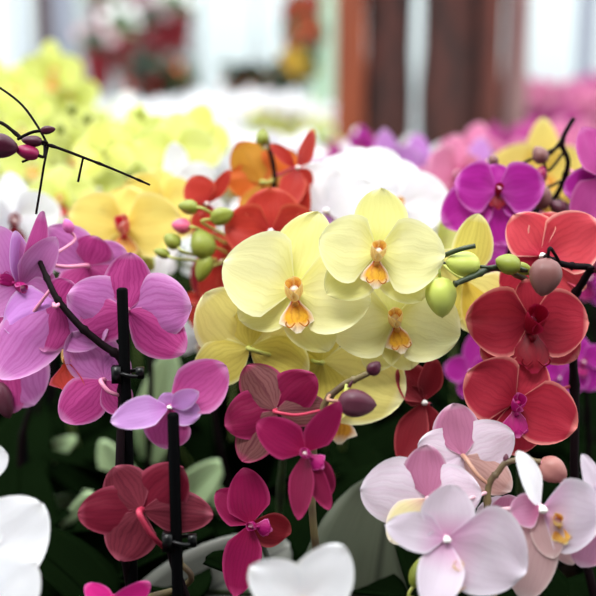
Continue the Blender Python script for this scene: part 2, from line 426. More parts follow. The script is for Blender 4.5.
def flower(root, path, px, py, d, tepals, mats, lip=None, lipscale=.8, liprot=0, lipoff=(0, 0), Rpx=60, yaw=0, pitch=0, back=False, col='column_white', ped='pedicel_pink', pedr=.0013, pedto=None, label=None, seed=None, lift=None):
    """tepals: (kind, image angle, length px, width px, lift deg, twist deg, material or None)"""
    mpp = d / FPX; c = P(px, py, d); seed = seed if seed is not None else int(px * 31 + py * 7)
    X, Y, Z = RT.copy(), UP.copy(), -FWD
    if back: X, Z = -X, -Z
    F = Matrix((X, Y, Z)).transposed().to_4x4()
    F = F @ Matrix.Rotation(R(yaw), 4, 'Y') @ Matrix.Rotation(R(pitch), 4, 'X')
    fl = bpy.data.objects.new('flower', column_mesh(col)); COL.objects.link(fl)
    fl.parent = root; Rm = Rpx * mpp
    fl.matrix_local = Matrix.Translation(c - root.location) @ F
    # column mesh is unit-sized: scale lives on the flower, tepals undo it
    fl.scale = (Rm * .85,) * 3; inv = 1 / (Rm * .85)
    if label: fl['label'] = label
    for k, tp in enumerate(tepals):
        kind, ang, L, W = tp[:4]; li = tp[4] if len(tp) > 4 else (8 if kind == 'P' else -4); tw = tp[5] if len(tp) > 5 else 0
        mt = tp[6] if len(tp) > 6 and tp[6] else (mats[0] if kind == 'P' else mats[1])
        a = 180 - ang if back else ang
        me = tepal_grid(kind, L * mpp, W * mpp * (1.05 if kind == 'P' else 1.1), cup=(.06 if kind == 'P' else .10), bend=(-.06 if kind == 'P' else -.05), wave=.035, seed=seed + k).mesh('tepal')
        o = link('petal' if kind == 'P' else 'sepal', me, mt, fl)
        zoff = .0014 if kind == 'P' else -.0008
        o.matrix_local = Matrix.Scale(inv, 4) @ xf((0, 0, zoff), rz=a - 90) @ Matrix.Translation((0, .001, 0)) @ Matrix.Rotation(R(li), 4, 'X') @ Matrix.Rotation(R(tw), 4, 'Y')
    if lip:
        o = link('lip', lip_mesh(tuple(lip)), lip[0], fl)
        lo = (-lipoff[0] if back else lipoff[0], -lipoff[1])
        o.matrix_local = Matrix.Translation((lo[0] * mpp * inv, lo[1] * mpp * inv, .02)) @ Matrix.Rotation(R(-liprot if back else liprot), 4, 'Z') @ Matrix.Scale(lipscale / .8, 4)
    if path or pedto is not None:
        tgt = P(*pedto) if pedto is not None else nearest(path, c - Z * .02)
        bk = -Z if not (yaw or pitch) else -(F.to_3x3() @ Vector((0, 0, 1)))
        pts = smooth_path([c - bk * .001, c + bk * .010, (c + bk * .018) * .55 + tgt * .45 + Vector((0, 0, -.002)), tgt], 5)
        Mi = (Matrix.Translation(c) @ F @ Matrix.Scale(Rm * .85, 4)).inverted()
        mb = MB(); n = len(pts); tube(mb, [Mi @ p for p in pts], [(pedr * (1.35 - .5 * i / n)) * inv for i in range(n)], 8)
        link('pedicel', mb.mesh('pedicel'), ped, fl)
    return fl
def bud(root, px, py, d, ang, Lpx, Wpx, mat, path=None, pedto=None, ped='pedicel_green', tilt=0, pedr=.0011):
    """ang = image direction base>tip; (px,py) centre"""
    mpp = d / FPX; c = P(px, py, d)
    t = (RT * math.cos(R(ang)) + UP * math.sin(R(ang))); t = (t * math.cos(R(tilt)) - FWD * math.sin(R(tilt))).normalized()
    base = c - t * (Lpx * mpp / 2)
    q = t.to_track_quat('Z', 'Y').to_matrix().to_4x4()
    b = link('bud', bud_mesh(mat), mat, root)
    S = Matrix.Diagonal((Wpx * mpp, Wpx * mpp, Lpx * mpp, 1))
    Mw = Matrix.Translation(base - root.location) @ q @ S
    b.matrix_local = Mw
    if path or pedto is not None:
        tgt = P(*pedto) if pedto is not None else nearest(path, base)
        pts = smooth_path([base + t * .002, base - t * min(.006, (tgt - base).length * .3), tgt], 5)
        mb = MB(); Mi = (Matrix.Translation(base) @ q).inverted()
        tube(mb, [Mi @ p for p in pts], pedr, 7)
        me = mb.mesh('pedicel'); o = link('pedicel', me, ped, b)
        o.matrix_local = S.inverted()
    return b

def path3(base, pts, n=7):
    """stem from pot centre through image points"""
    q = [base + Vector((0, 0, .105)), base + Vector((0, 0, .17))] + [P(*p) for p in pts]
    return smooth_path(q, n)
def fg_plant(label, bx, by, pts, mat='stem_dark', r0=.0030, r1=.0018, pot='pot_black', nleaf=4, az0=None, name='orchid_plant', leafscale=1.0, group=None):
    bx, by = free_spot(bx, by, BZ)
    root = thing(name, label, 'orchid', (bx, by, BZ), group)
    rnd = random.Random(int(bx * 1000) + int(by * 777))
    pot_and_leaves(root, rnd, pot, nleaf, az0, leafscale)
    path = path3(Vector((bx, by, BZ)), pts)
    stem_obj(root, path, mat, r0, r1)
    return root, path
def extra_leaf(root, a, b, Wpx, mat='leaf_grey_green', up=None, sag=.08, fold=.12):
    p0, p1 = P(*a), P(*b); mpp = (a[2] + b[2]) / 2 / FPX
    me = leaf_grid(p0 - root.location, p1 - root.location, Wpx * mpp, up or (-FWD), sag=sag, fold=fold).mesh('leaf')
    return link('leaf', me, mat, root)

GOLD = ('lip_gold', 'lip_gold_side'); RED = ('lip_red', 'lip_red'); STR = ('lip_gold_side', 'lip_striped'); MAG = ('lip_magenta', 'lip_magenta'); OPK = ('lip_orange_pink', 'lip_gold_side')
YEL = ('petal_pale_yellow', 'petal_pale_yellow_sepal')

# === A: pale yellow orchid, centre
r, pa = fg_plant('large pale yellow moth orchid with gold and white lips filling the centre of the picture', -.02, .72,
    [(282, 470, .70), (290, 385, .675), (303, 352, .665), (335, 300, .672), (392, 285, .67), (440, 262, .655)], 'stem_dark_green')
flower(r, pa, 294, 290, .620, [('P', 158, 74, 84, 6), ('P', -8, 76, 80, 4), ('S', 73, 82, 54), ('S', 208, 62, 50), ('S', -60, 70, 48)], YEL, GOLD, 1.0, liprot=6, Rpx=66, ped='pedicel_green')
flower(r, pa, 377, 252, .600, [('P', 168, 58, 66, 6), ('P', -3, 66, 72, 6), ('S', 86, 64, 50), ('S', 220, 64, 46), ('S', -46, 66, 46)], YEL, GOLD, .95, liprot=-4, Rpx=60, ped='pedicel_green')
flower(r, pa, 394, 318, .632, [('P', 190, 64, 70, 4), ('P', -14, 66, 76, 6), ('S', 92, 50, 44), ('S', 246, 58, 40), ('S', -72, 54, 46)], YEL, GOLD, .95, liprot=12, Rpx=58, ped='pedicel_green')
flower(r, pa, 250, 348, .642, [('P', 128, 70, 72, -6), ('S', 206, 60, 46, -2), ('S', -22, 62, 52, -4), ('P', 40, 66, 66, -4), ('S', 95, 40, 34)], YEL, None, Rpx=50, back=True, ped='pedicel_green', pedto=(300, 356, .664))
flower(r, pa, 322, 362, .650, [('P', -24, 88, 92, -4), ('P', 160, 44, 50, -4), ('S', 95, 40, 40), ('S', 236, 42, 34), ('S', -84, 62, 50, -8), ('S', 195, 36, 34)], YEL, GOLD, 1.2, lipoff=(18, 44), Rpx=52, back=True, ped='pedicel_green')
flower(r, pa, 464, 280, .650, [('P', -42, 66, 66, -4), ('S', 78, 66, 38, 0), ('S', 238, 50, 40), ('P', 150, 40, 44), ('S', -66, 78, 34, -8, 0, 'petal_soft_yellow')], YEL, None, Rpx=46, back=True, ped='pedicel_green')
bud(r, 463, 264, .600, 172, 36, 27, 'bud_yellow_green', pedto=(436, 262, .65), ped='stem_dark_green')
bud(r, 441, 297, .602, -86, 42, 33, 'bud_yellow_green', pedto=(440, 262, .655))

# small green-budded spray pointing in from the right of the yellow flowers
r, pa2 = fg_plant('green budded orchid spray with a thick dark green stem beside the yellow flowers', .19, .70,
    [(520, 480, .70), (540, 330, .68), (530, 285, .64), (498, 268, .605), (474, 276, .595), (455, 284, .59)], 'stem_dark_green', nleaf=3)
bud(r, 508, 264, .598, 160, 27, 22, 'bud_green', path=pa2, ped='stem_dark_green')
bud(r, 524, 269, .603, -25, 20, 13, 'bud_green', path=pa2, ped='stem_dark_green')
mb = MB(); tube(mb, [q - r.location for q in smooth_path([P(475, 246, .592), P(458, 250, .593), P(436, 259, .61), P(430, 262, .62)], 4)], .0016, 8); link('stem', mb.mesh(), 'stem_dark_green', r)

# === B: lilac orchid, left, tied to the black stake
r, pb = fg_plant('lilac pink moth orchid at left with flowers hanging from a dark arching stem', -.112, .62,
    [(121, 520, 0.619), (122, 400, 0.617), (122, 362, 0.614), (100, 343, 0.612), (78, 324, 0.610), (58, 300, 0.611), (50, 285, 0.614), (40, 262, 0.626)], 'stem_dark', r0=.0034, r1=.0017)
LIL = ('petal_lilac', 'sepal_lilac')
stake_obj(r, P(122, 288, .600), r=.0036, clips=((P(122, 378, .600).z, 0),))
flower(r, pb, 128, 310, 0.616, [('P', 166, 60, 60, -6), ('P', 4, 64, 66, -6), ('S', 88, 56, 45, 4), ('S', 204, 50, 46, 0), ('S', -36, 70, 48, 0)], LIL, None, Rpx=52, back=True, pedto=(122, 345, 0.615))
flower(r, pb, 58, 304, 0.620, [('S', 255, 48, 42, 0), ('P', 205, 56, 54, -4, 0, 'petal_lilac_light'), ('P', -38, 60, 60, -6), ('S', 60, 26, 34), ('P', 232, 92, 62, -8)], LIL, OPK, 1.3, lipoff=(8, 50), Rpx=50, back=True)
flower(r, pb, 104, 380, 0.622, [('P', 122, 56, 54, -4), ('S', 224, 56, 44, 2), ('P', 50, 34, 32, -6), ('S', -52, 40, 32, -6)], LIL, None, Rpx=42, back=True, pedto=(122, 396, 0.617))
flower(r, pb, 20, 287, 0.626, [('P', 112, 64, 40, 10, 10), ('S', 72, 78, 30, 10, 48), ('P', 55, 60, 34, 14, 20), ('S', 15, 34, 42, 5), ('S', 94, 56, 26, 16, 40, 'petal_lilac_light'), ('P', 215, 42, 34), ('P', -20, 34, 30), ('S', 60, 40, 18, 14, 20, 'petal_lilac_light')], LIL, MAG, .8, liprot=-120, Rpx=46, yaw=20)
flower(r, pb, 88, 266, 0.669, [('P', 138, 54, 48, -4), ('P', 20, 40, 40, 2, 0), ('S', 70, 30, 40), ('S', 240, 42, 40), ('S', -50, 34, 34)], LIL, None, Rpx=46, back=True)
flower(r, pb, 6, 352, 0.654, [('P', 20, 40, 50), ('P', -60, 60, 60, -6), ('S', 100, 40, 36), ('S', -80, 60, 40)], LIL, None, Rpx=46, back=True, pedto=(50, 290, 0.614))
bud(r, 68, 226, 0.654, 110, 16, 12, 'bud_lilac', path=pb, ped='pedicel_pink')
bud(r, 3, 400, 0.644, -70, 40, 22, 'bud_plum', pedto=(20, 350, 0.654), ped='pedicel_pink')

# === C: small lilac flower on front stake
r, pc = fg_plant('small lilac orchid flower on the short black stake below the larger lilac flowers', -.068, .585,
    [(172, 560, .585), (174, 470, .582), (176, 420, .584)], 'stem_dark', r0=.0026, nleaf=3)
stake_obj(r, P(173, 413, .562), r=.0036, clips=((P(173, 552, .562).z, 0),))
flower(r, pc, 170, 407, .575, [('P', 192, 58, 32, 10, 20, 'petal_lilac_light'), ('P', 28, 32, 20, 10, 10, 'petal_lilac_light'), ('S', 110, 14, 18, 10, 0, 'petal_lilac_light'), ('S', 36, 68, 50, -8, 0), ('S', 262, 44, 44, -10), ('S', -15, 30, 26, 4, 0, 'petal_lilac_light')], LIL, MAG, .5, liprot=20, Rpx=34, ped='pedicel_pink')

# === D: wine orchid (D1, D2) with plum buds
r, pd = fg_plant('magenta wine orchid below the yellow flowers, with a striped plum bud on its tip', .012, .63,
    [(318, 560, .61), (312, 470, .602), (322, 410, .592), (342, 386, .585), (358, 378, .58), (371, 372, .576)], 'stem_olive', r0=.0028)
WIN = ('petal_wine', 'sepal_wine')
flower(r, pd, 276, 410, .590, [('P', 42, 52, 44, -6), ('P', 196, 52, 48, -6), ('S', 124, 52, 42, 4), ('S', 236, 60, 40, 4), ('S', 4, 50, 32, 6)], WIN, None, Rpx=44, back=True, ped='pedicel_red', pedr=.001)
flower(r, pd, 306, 452, .568, [('P', 148, 56, 38, 6, 0), ('P', 56, 60, 32, 10, 25), ('S', 262, 66, 26, 8, 30), ('S', -62, 52, 30, -10), ('S', 292, 60, 20, 8, 10)], WIN, MAG, .8, liprot=50, Rpx=44, ped='pedicel_pale')
bud(r, 357, 403, .570, -6, 40, 30, 'bud_plum', pedto=(330, 395, .588), ped='pedicel_tan')
bud(r, 374, 368, .574, 45, 17, 15, 'bud_maroon', path=pd, ped='stem_olive')
bud(r, 350, 385, .578, 60, 12, 4, 'bud_maroon', path=pd)

# === D3
r, p3 = fg_plant('crimson orchid flower seen side on at bottom centre left of the white bloom', -.045, .66,
    [(262, 590, .66), (262, 540, .65), (258, 500, .64)], 'stem_dark_green', r0=.0024, nleaf=3)
flower(r, p3, 250, 524, .605, [('P', 97, 56, 44, 4, 10), ('P', 134, 46, 34, -10, 10), ('P', 256, 70, 36, 6, 10), ('S', -18, 46, 34, -8, 10, 'petal_dark_red'), ('S', 275, 60, 18, -4)], WIN, MAG, .8, liprot=75, Rpx=42, yaw=15, ped='pedicel_green')

# === D4
r, p4 = fg_plant('dark garnet red orchid flower seen from behind at lower left, crossed by the black stake', -.115, .70,
    [(176, 590, .62), (180, 562, .605), (173, 550, .596)], 'stem_olive', r0=.0024, nleaf=4)
GAR = ('petal_garnet', 'sepal_garnet')
flower(r, p4, 142, 510, .578, [('P', 46, 60, 52, -6), ('P', 182, 62, 48, -6), ('S', 124, 50, 46, 4), ('S', -4, 70, 40, 4), ('S', 246, 54, 50, 4)], GAR, None, Rpx=50, back=True, pedto=(171, 553, .594), ped='pedicel_red', pedr=.0016)
# === D5
r, p5 = fg_plant('bright pink orchid petals just showing at the bottom edge left of the front stake', -.125, .565,
    [(120, 640, .57), (112, 612, .565)], 'stem_dark', nleaf=3)
flower(r, p5, 112, 608, .56, [('P', 135, 34, 22, 6, 20), ('P', 34, 46, 26, 8, 20), ('S', 250, 40, 30), ('S', -50, 40, 30), ('S', 90, 12, 14)], ('petal_fuchsia', 'petal_fuchsia'), MAG, .6, Rpx=30)

# === E: coral
r, pe = fg_plant('coral red moth orchid at the right with three open flowers stacked down its dark stem', .21, .68,
    [(578, 520, .66), (575, 400, .652), (572, 310, .645), (584, 280, .635), (590, 268, .628), (572, 266, .62), (556, 262, .615), (545, 256, .612)], 'stem_dark', r0=.0036, r1=.0018)
CO = ('petal_coral', 'petal_coral')
COD = ('petal_coral_deep', 'petal_coral_deep')
flower(r, pe, 541, 256, .640, [('P', 124, 48, 50, 2), ('P', 28, 66, 62, 4), ('S', 70, 46, 40), ('S', -34, 56, 46), ('S', 226, 52, 44, 0, 0, 'petal_coral_deep')], CO, MAG, .4, Rpx=44, ped='pedicel_red')
flower(r, pe, 530, 320, .628, [('P', 180, 64, 68, 6), ('P', -2, 56, 66, 6), ('S', 95, 40, 30, 6), ('S', 222, 60, 46), ('S', -38, 62, 46)], COD, RED, 1.6, Rpx=50, col='column_pink', ped='pedicel_red')
flower(r, pe, 515, 402, .620, [('P', 150, 56, 66, 6), ('P', -22, 64, 62, 6), ('S', 64, 50, 46), ('S', 222, 48, 46), ('S', -84, 54, 48)], COD, MAG, 1.1, Rpx=48, col='column_magenta', ped='pedicel_red')
bud(r, 545, 277, .592, -100, 40, 34, 'bud_brown_pink', pedto=(560, 263, .617), ped='stem_dark')
for q in ((604, 285), ):
    bud(r, 604, 268, .62, 0, 22, 16, 'bud_maroon', pedto=(590, 269, .628), ped='stem_dark')

# === G: dark red side flower
r, pg = fg_plant('dark red orchid flower seen edge on between the yellow blooms and the blush orchid', .10, .74,
    [(440, 540, .70), (440, 450, .69), (436, 425, .68), (430, 404, .665)], 'stem_dark', nleaf=4)
DR = ('petal_dark_red', 'petal_dark_red')
flower(r, pg, 424, 402, .652, [('P', 122, 44, 40, 4, 30), ('S', 76, 44, 26, 6, 20), ('S', 250, 66, 30, 6, 20), ('S', -70, 40, 22, 4, 10), ('P', 150, 24, 20)], DR, None, Rpx=38, ped='pedicel_red')

# === F: magenta right
r, pf = fg_plant('vivid magenta moth orchid with round brown buds, at the right above the coral one', .20, .82,
    [(500, 420, .80), (500, 300, .775), (520, 225, .745), (553, 200, .735), (568, 165, .72), (562, 142, .715), (574, 118, .712)], 'stem_dark', r0=.0028, r1=.0018)
MA = ('petal_magenta', 'petal_magenta')
flower(r, pf, 497, 190, .700, [('P', 172, 42, 50, 6), ('P', 8, 46, 50, 6), ('S', 92, 26, 30), ('S', 212, 62, 46), ('S', -78, 56, 50), ('S', -22, 42, 38)], MA, RED, .75, Rpx=42, col='column_pink', ped='pedicel_tan')
flower(r, pf, 604, 178, .690, [('P', 112, 54, 46, 4, 20), ('P', 240, 56, 44), ('S', 170, 24, 30), ('S', 200, 40, 34)], ('petal_orchid_far', 'petal_magenta'), None, Rpx=40, pedto=(570, 170, .72))
for (x, y, a, l, w, m) in ((540, 155, 120, 20, 17, 'bud_brown_pink'), (575, 192, 160, 25, 19, 'bud_brown_pink'), (543, 198, 70, 24, 19, 'bud_brown_pink'), (541, 174, 80, 18, 14, 'bud_fuchsia'), (493, 160, 120, 12, 11, 'bud_brown_pink'), (560, 208, 150, 24, 17, 'bud_plum')):
    bud(r, x, y, .71, a, l, w, m, path=pf, ped='stem_dark')
mb = MB(); tube(mb, [q - r.location for q in smooth_path([P(562, 140, .715), P(552, 152, .713), P(545, 157, .712)], 4)], .0014, 8); link('stem', mb.mesh(), 'stem_dark', r)
# magenta blooms lower at right edge
r, pf2 = fg_plant('small magenta orchid flowers behind the coral plant at the right edge', .27, .86,
    [(590, 500, .84), (588, 420, .80), (585, 370, .78)], 'stem_dark')
flower(r, pf2, 582, 362, .755, [('P', 100, 28, 22, 4, 20), ('P', 30, 26, 24), ('S', 250, 34, 26), ('S', -60, 32, 28), ('S', 160, 18, 16)], MA, MAG, .8, Rpx=28, ped='pedicel_pink')
flower(r, pf2, 560, 378, .77, [('P', 150, 26, 22), ('P', 20, 22, 22), ('S', 240, 26, 20), ('S', 80, 20, 18)], MA, None, Rpx=24)
flower(r, pf2, 470, 372, .78, [('P', 170, 26, 26), ('P', 10, 24, 26), ('S', 260, 26, 20), ('S', 80, 40, 20)], MA, None, Rpx=24)

# === H: blush white
r, ph = fg_plant('blush white moth orchid in the lower right corner with pink backed sepals', .165, .60,
    [(500, 640, .60), (486, 560, .592), (487, 515, .588), (489, 485, .585), (498, 472, .583), (507, 462, .582), (526, 460, .583), (540, 462, .584)], 'stem_olive', r0=.0026, r1=.0016)
BL = ('petal_blush', 'sepal_blush')
WT = 'petal_white'
flower(r, ph, 463, 456, .600, [('P', 26, 54, 52, -4), ('P', 165, 46, 46, -4), ('S', 100, 52, 44, 4), ('S', -36, 58, 38, 4, 0, 'sepal_blush_tan'), ('P', 238, 58, 58, -8)], BL, None, Rpx=46, back=True, ped='pedicel_tan', pedto=(488, 484, .585))
flower(r, ph, 428, 498, .582, [('P', 172, 68, 66, -4), ('P', 8, 52, 54, -6), ('S', 92, 52, 42, 4), ('S', 226, 56, 40, -8, 0, 'sepal_cream'), ('S', -40, 40, 30, 2, 0, 'sepal_blush_tan')], BL, None, Rpx=48, back=True, ped='pedicel_pale')
flower(r, ph, 446, 538, .545, [('P', 166, 62, 38, 10, 15), ('P', -22, 84, 88, 4), ('S', 84, 52, 50, 4, 0, 'petal_blush'), ('S', 252, 72, 42, 30, 10, 'petal_blush'), ('S', 205, 24, 26, 20, 0, 'petal_blush')], ('petal_blush', 'petal_blush'), ('lip_gold_side', 'lip_gold_side'), .8, lipoff=(10, 26), Rpx=50, ped='pedicel_pale')
flower(r, ph, 541, 508, .560, [('S', 112, 62, 34, 10, 45, 'petal_white'), ('P', -8, 58, 76, 12, 10), ('S', 262, 98, 46, -6, 10), ('S', -78, 50, 30, 6, 20, 'sepal_blush_tan'), ('S', -58, 76, 26, -14, 0, 'sepal_blush_tan'), ('P', 190, 30, 34, -10, 0, 'sepal_blush')], ('petal_blush', 'sepal_blush_tan'), ('lip_gold_side', 'lip_gold_side'), .7, liprot=20, lipoff=(14, 10), Rpx=56, ped='pedicel_pale', pedto=(488, 510, .587))
flower(r, ph, 604, 512, .565, [('P', 110, 62, 34, 6, 45), ('P', 175, 34, 50), ('S', 250, 60, 44)], BL, None, Rpx=40)
flower(r, ph, 508, 525, .615, [('P', 150, 34, 40, -4), ('P', 20, 34, 40, -4), ('S', 90, 30, 30), ('S', -50, 40, 34), ('S', 230, 44, 34)], BL, None, Rpx=40, back=True, ped='pedicel_pale')
bud(r, 553, 470, .585, -35, 32, 28, 'bud_tan_pink', pedto=(538, 462, .584), ped='stem_olive')
bud(r, 419, 572, .57, 70, 34, 20, 'bud_green', pedto=(440, 600, .59))
bud(r, 506, 458, .582, 80, 9, 6, 'bud_plum', path=ph)
bud(r, 440, 592, .56, 60, 40, 12, 'bud_yellow_green', pedto=(450, 620, .58))

# === I, J whites in front
r, pi = fg_plant('pure white orchid bloom at the very bottom centre, cut off by the frame', .01, .50,
    [(302, 680, .52), (304, 625, .52)], 'stem_green', nleaf=2)
W_ = ('petal_white', 'petal_white')
flower(r, pi, 303, 602, .505, [('P', 146, 62, 52, 4), ('P', 54, 68, 58, 4), ('S', 250, 50, 40), ('S', -60, 50, 40)], W_, GOLD, .8, Rpx=50)
r, pj = fg_plant('white orchid at the bottom left corner in front of the dark stems', -.19, .52,
    [(-30, 640, .54), (-25, 600, .54)], 'stem_green', nleaf=2)
flower(r, pj, -22, 562, .535, [('P', 42, 84, 80, 0), ('P', 150, 60, 60), ('S', 92, 50, 50), ('S', -20, 50, 40)], W_, None, Rpx=60)
flower(r, pj, -14, 606, .515, [('P', 42, 64, 64, 0), ('P', 150, 50, 50), ('S', 90, 50, 40)], W_, None, Rpx=50)
flower(r, pj, -22, 465, .56, [('P', 20, 30, 36, 0), ('P', 200, 50, 50), ('S', 90, 30, 30)], W_, None, Rpx=50, pedto=(-28, 560, .54))

# === K whites behind centre
r, pk = fg_plant('white moth orchid directly behind the top of the central yellow flowers', .035, .88,
    [(345, 420, .84), (345, 300, .82), (350, 235, .80), (370, 200, .79), (395, 195, .785)], 'stem_green')
flower(r, pk, 326, 212, .755, [('P', 128, 52, 66), ('P', 30, 52, 60), ('S', 75, 44, 44), ('P', 175, 46, 50)], W_, None, Rpx=46)
flower(r, pk, 398, 205, .770, [('P', 150, 50, 56), ('P', 10, 50, 58), ('S', 85, 46, 46), ('S', 230, 46, 40), ('S', -45, 50, 42)], W_, GOLD, .8, Rpx=46)
flower(r, pk, 362, 186, .775, [('P', 160, 46, 50), ('P', 40, 46, 50), ('S', 100, 40, 40), ('S', 240, 46, 40), ('S', -50, 44, 40)], W_, None, Rpx=42)
flower(r, pk, 430, 250, .785, [('P', 150, 46, 50), ('P', 20, 46, 50), ('S', 90, 40, 40), ('S', 240, 46, 40), ('S', -50, 44, 40)], ('petal_lemon', 'petal_lemon'), None, Rpx=42)

# === N: soft yellow w/ red striped lip
r, pn = fg_plant('warm yellow moth orchid with a red striped lip behind the lilac flowers', -.15, .86,
    [(150, 420, .83), (150, 300, .81), (140, 260, .79), (120, 232, .775)], 'stem_dark')
SY = ('petal_soft_yellow', 'petal_soft_yellow')
flower(r, pn, 125, 226, .745, [('P', 166, 56, 52, 6), ('P', 6, 56, 62, 6), ('S', 88, 40, 48), ('S', 210, 42, 36), ('S', -34, 42, 38)], SY, STR, 1.15, Rpx=46, ped='pedicel_green')
flower(r, pn, 160, 205, .80, [('P', 150, 40, 44), ('P', 10, 40, 44), ('S', 90, 36, 36), ('S', 230, 40, 34), ('S', -50, 40, 34)], SY, None, Rpx=40)
bud(r, 148, 262, .76, -60, 20, 16, 'bud_yellow_green', path=pn)

# === O: orange / scarlet
r, po = fg_plant('orange and scarlet moth orchid with round green buds behind the yellow flowers', -.055, .84,
    [(215, 420, .80), (212, 330, .78), (225, 270, .765), (255, 225, .76), (274, 185, .757), (270, 150, .755), (266, 138, .755)], 'stem_dark', r0=.0026)
OR = ('petal_orange', 'sepal_olive_orange'); SCA = ('petal_scarlet', 'petal_scarlet')
flower(r, po, 262, 183, .765, [('P', 40, 44, 44, -4), ('P', 175, 34, 34, -4), ('S', 120, 46, 40, 4), ('S', -10, 36, 30), ('S', 258, 44, 34)], OR, None, Rpx=38, back=True, ped='pedicel_green')
flower(r, po, 271, 232, .705, [('P', 172, 46, 52, 4), ('P', 8, 48, 52, 4), ('S', 89, 44, 50, 0), ('S', 225, 50, 44), ('S', -50, 50, 44)], SCA, None, Rpx=40, ped='pedicel_red')
flower(r, po, 296, 168, .740, [('P', 62, 42, 26, 6, 30), ('P', 252, 44, 26, 6, 30), ('S', 276, 56, 22, 4, 30), ('S', -42, 26, 20), ('S', 140, 34, 14)], SCA, None, Rpx=30, ped='pedicel_red', yaw=30)
flower(r, po, 207, 204, .735, [('P', 118, 30, 32, 4), ('S', 55, 40, 14, 4, 20), ('S', 262, 34, 24), ('S', 200, 16, 14)], SCA, None, Rpx=26, ped='pedicel_red')
flower(r, po, 222, 262, .745, [('P', 130, 34, 34), ('P', 30, 34, 34), ('S', 240, 40, 24), ('S', 290, 50, 24), ('S', 90, 26, 26)], SCA, None, Rpx=30, ped='pedicel_red')
flower(r, po, 205, 300, .76, [('P', 100, 40, 20, 4, 20), ('P', 20, 30, 30), ('S', 250, 30, 20), ('S', 170, 20, 12)], ('petal_dark_red', 'petal_scarlet'), None, Rpx=30, ped='pedicel_red')
for (x, y, a, l, w, m) in ((222, 216, 20, 25, 19, 'bud_green'), (188, 207, 170, 21, 16, 'bud_green'), (202, 244, 110, 32, 27, 'bud_green'), (172, 241, 140, 20, 17, 'bud_green'), (204, 268, 250, 30, 18, 'bud_green'), (263, 138, 90, 17, 15, 'bud_green'), (181, 226, 170, 20, 17, 'bud_pink'), (162, 253, 160, 18, 11, 'bud_green')):
    bud(r, x, y, .70 if x < 250 else .75, a, l, w, m, path=po)

# === Q dark budded spray top left
r, pq = fg_plant('dark stemmed orchid spray with maroon buds reaching in at the top left', -.27, .66,
    [(-60, 420, .64), (-60, 260, .63), (-50, 160, .622), (-8, 122, .618), (25, 140, .615), (52, 146, .612), (90, 160, .612), (120, 172, .615), (150, 185, .62)], 'stem_dark', r0=.0018, r1=.0007)
bud(r, 3, 146, .60, -10, 32, 26, 'bud_maroon', pedto=(-8, 124, .618), ped='stem_dark')
bud(r, 27, 152, .605, 165, 26, 16, 'bud_fuchsia', pedto=(45, 146, .612), ped='stem_dark')
bud(r, 32, 141, .605, 175, 22, 12, 'bud_maroon', pedto=(45, 145, .612), ped='stem_dark')
bud(r, 48, 130, .608, 8, 16, 9, 'bud_maroon', pedto=(18, 139, .615), ped='stem_dark')
for pts in ([(-20, 78, .62), (0, 88, .618), (22, 105, .615), (38, 127, .612), (48, 145, .612)], [(48, 146, .612), (44, 165, .613), (40, 190, .615), (36, 214, .618)], [(40, 155, .61), (22, 162, .61)], [(83, 158, .612), (80, 172, .614), (78, 182, .615)]):
    mb = MB(); tube(mb, [q - r.location for q in smooth_path([P(*a) for a in pts], 5)], .0008, 7); link('stem', mb.mesh(), 'stem_dark', r)

# === big leaves of front plants
def leaf_plant(label, bx, by, leaves, **k):
    bx, by = free_spot(bx, by, BZ)
    root = thing('orchid_plant', label, 'orchid', (bx, by, BZ))
    rnd = random.Random(int(bx * 991)); pot_and_leaves(root, rnd, k.get('pot', 'pot_black'), k.get('nleaf', 2))
    for (a, b, w, m) in leaves:
        extra_leaf(root, a, b, w, m, sag=k.get('sag', .05))
    return root
r = leaf_plant('broad dull grey green orchid leaf standing upright at bottom centre right', .085, .69, [((352, 740, .70), (392, 474, .70), 160, 'leaf_grey_green')])
extra_leaf(r, (345, 735, .70), (300, 560, .72), 70, 'leaf_grey_green')

# ------------------------------------------------------------------ generic plants behind
FM = {}
def far_flower_mesh(pm, sm, lipm, variant):
    k = (pm, sm, lipm, variant)
    if k in FM: return FM[k]
    rnd = random.Random(variant + 11); mb = MB()
    for kind, ang, L, W, li in (('S', 90, 1, .72, -5), ('S', 215, .98, .66, -5), ('S', -35, .98, .66, -5), ('P', 172, 1.02, 1.05, 8), ('P', 8, 1.02, 1.05, 8)):
        M = xf((0, 0, .03 if kind == 'P' else 0), rz=ang - 90 + rnd.uniform(-6, 6), rx=li + rnd.uniform(-8, 12))
        tepal_grid(kind, L, W, .08, -.06, .04, nu=8, nv=6, seed=rnd.randint(0, 999), M=M, mb=mb, mi=0 if kind == 'P' else 1)
    M = xf((0, -.05, .06), rz=180, rx=40); tepal_grid('T', .42, .34, -.2, -.4, 0, nu=5, nv=4, seed=1, M=M, mb=mb, mi=2)
    tube(mb, [(0, 0, 0), (0, .01, .16), (0, -.03, .2)], [.05, .07, .04], 6, 3)
    me = mb.mesh('flower')
    for m in (pm, sm, lipm, 'column_white'): me.materials.append(MATS[m])
    me.shade_smooth(); FM[k] = me
    return me
TEP = {}
def shared_tepal(kind, mat, var):
    k = (kind, mat, var)
    if k in TEP: return TEP[k]
    me = tepal_grid(kind, 1.0, 1.05 if kind == 'P' else .7, .08, -.06, .035, nu=11, nv=8, seed=var * 7 + 1).mesh('tepal')
    me.materials.append(MATS[mat]); me.shade_smooth(); TEP[k] = me
    return me
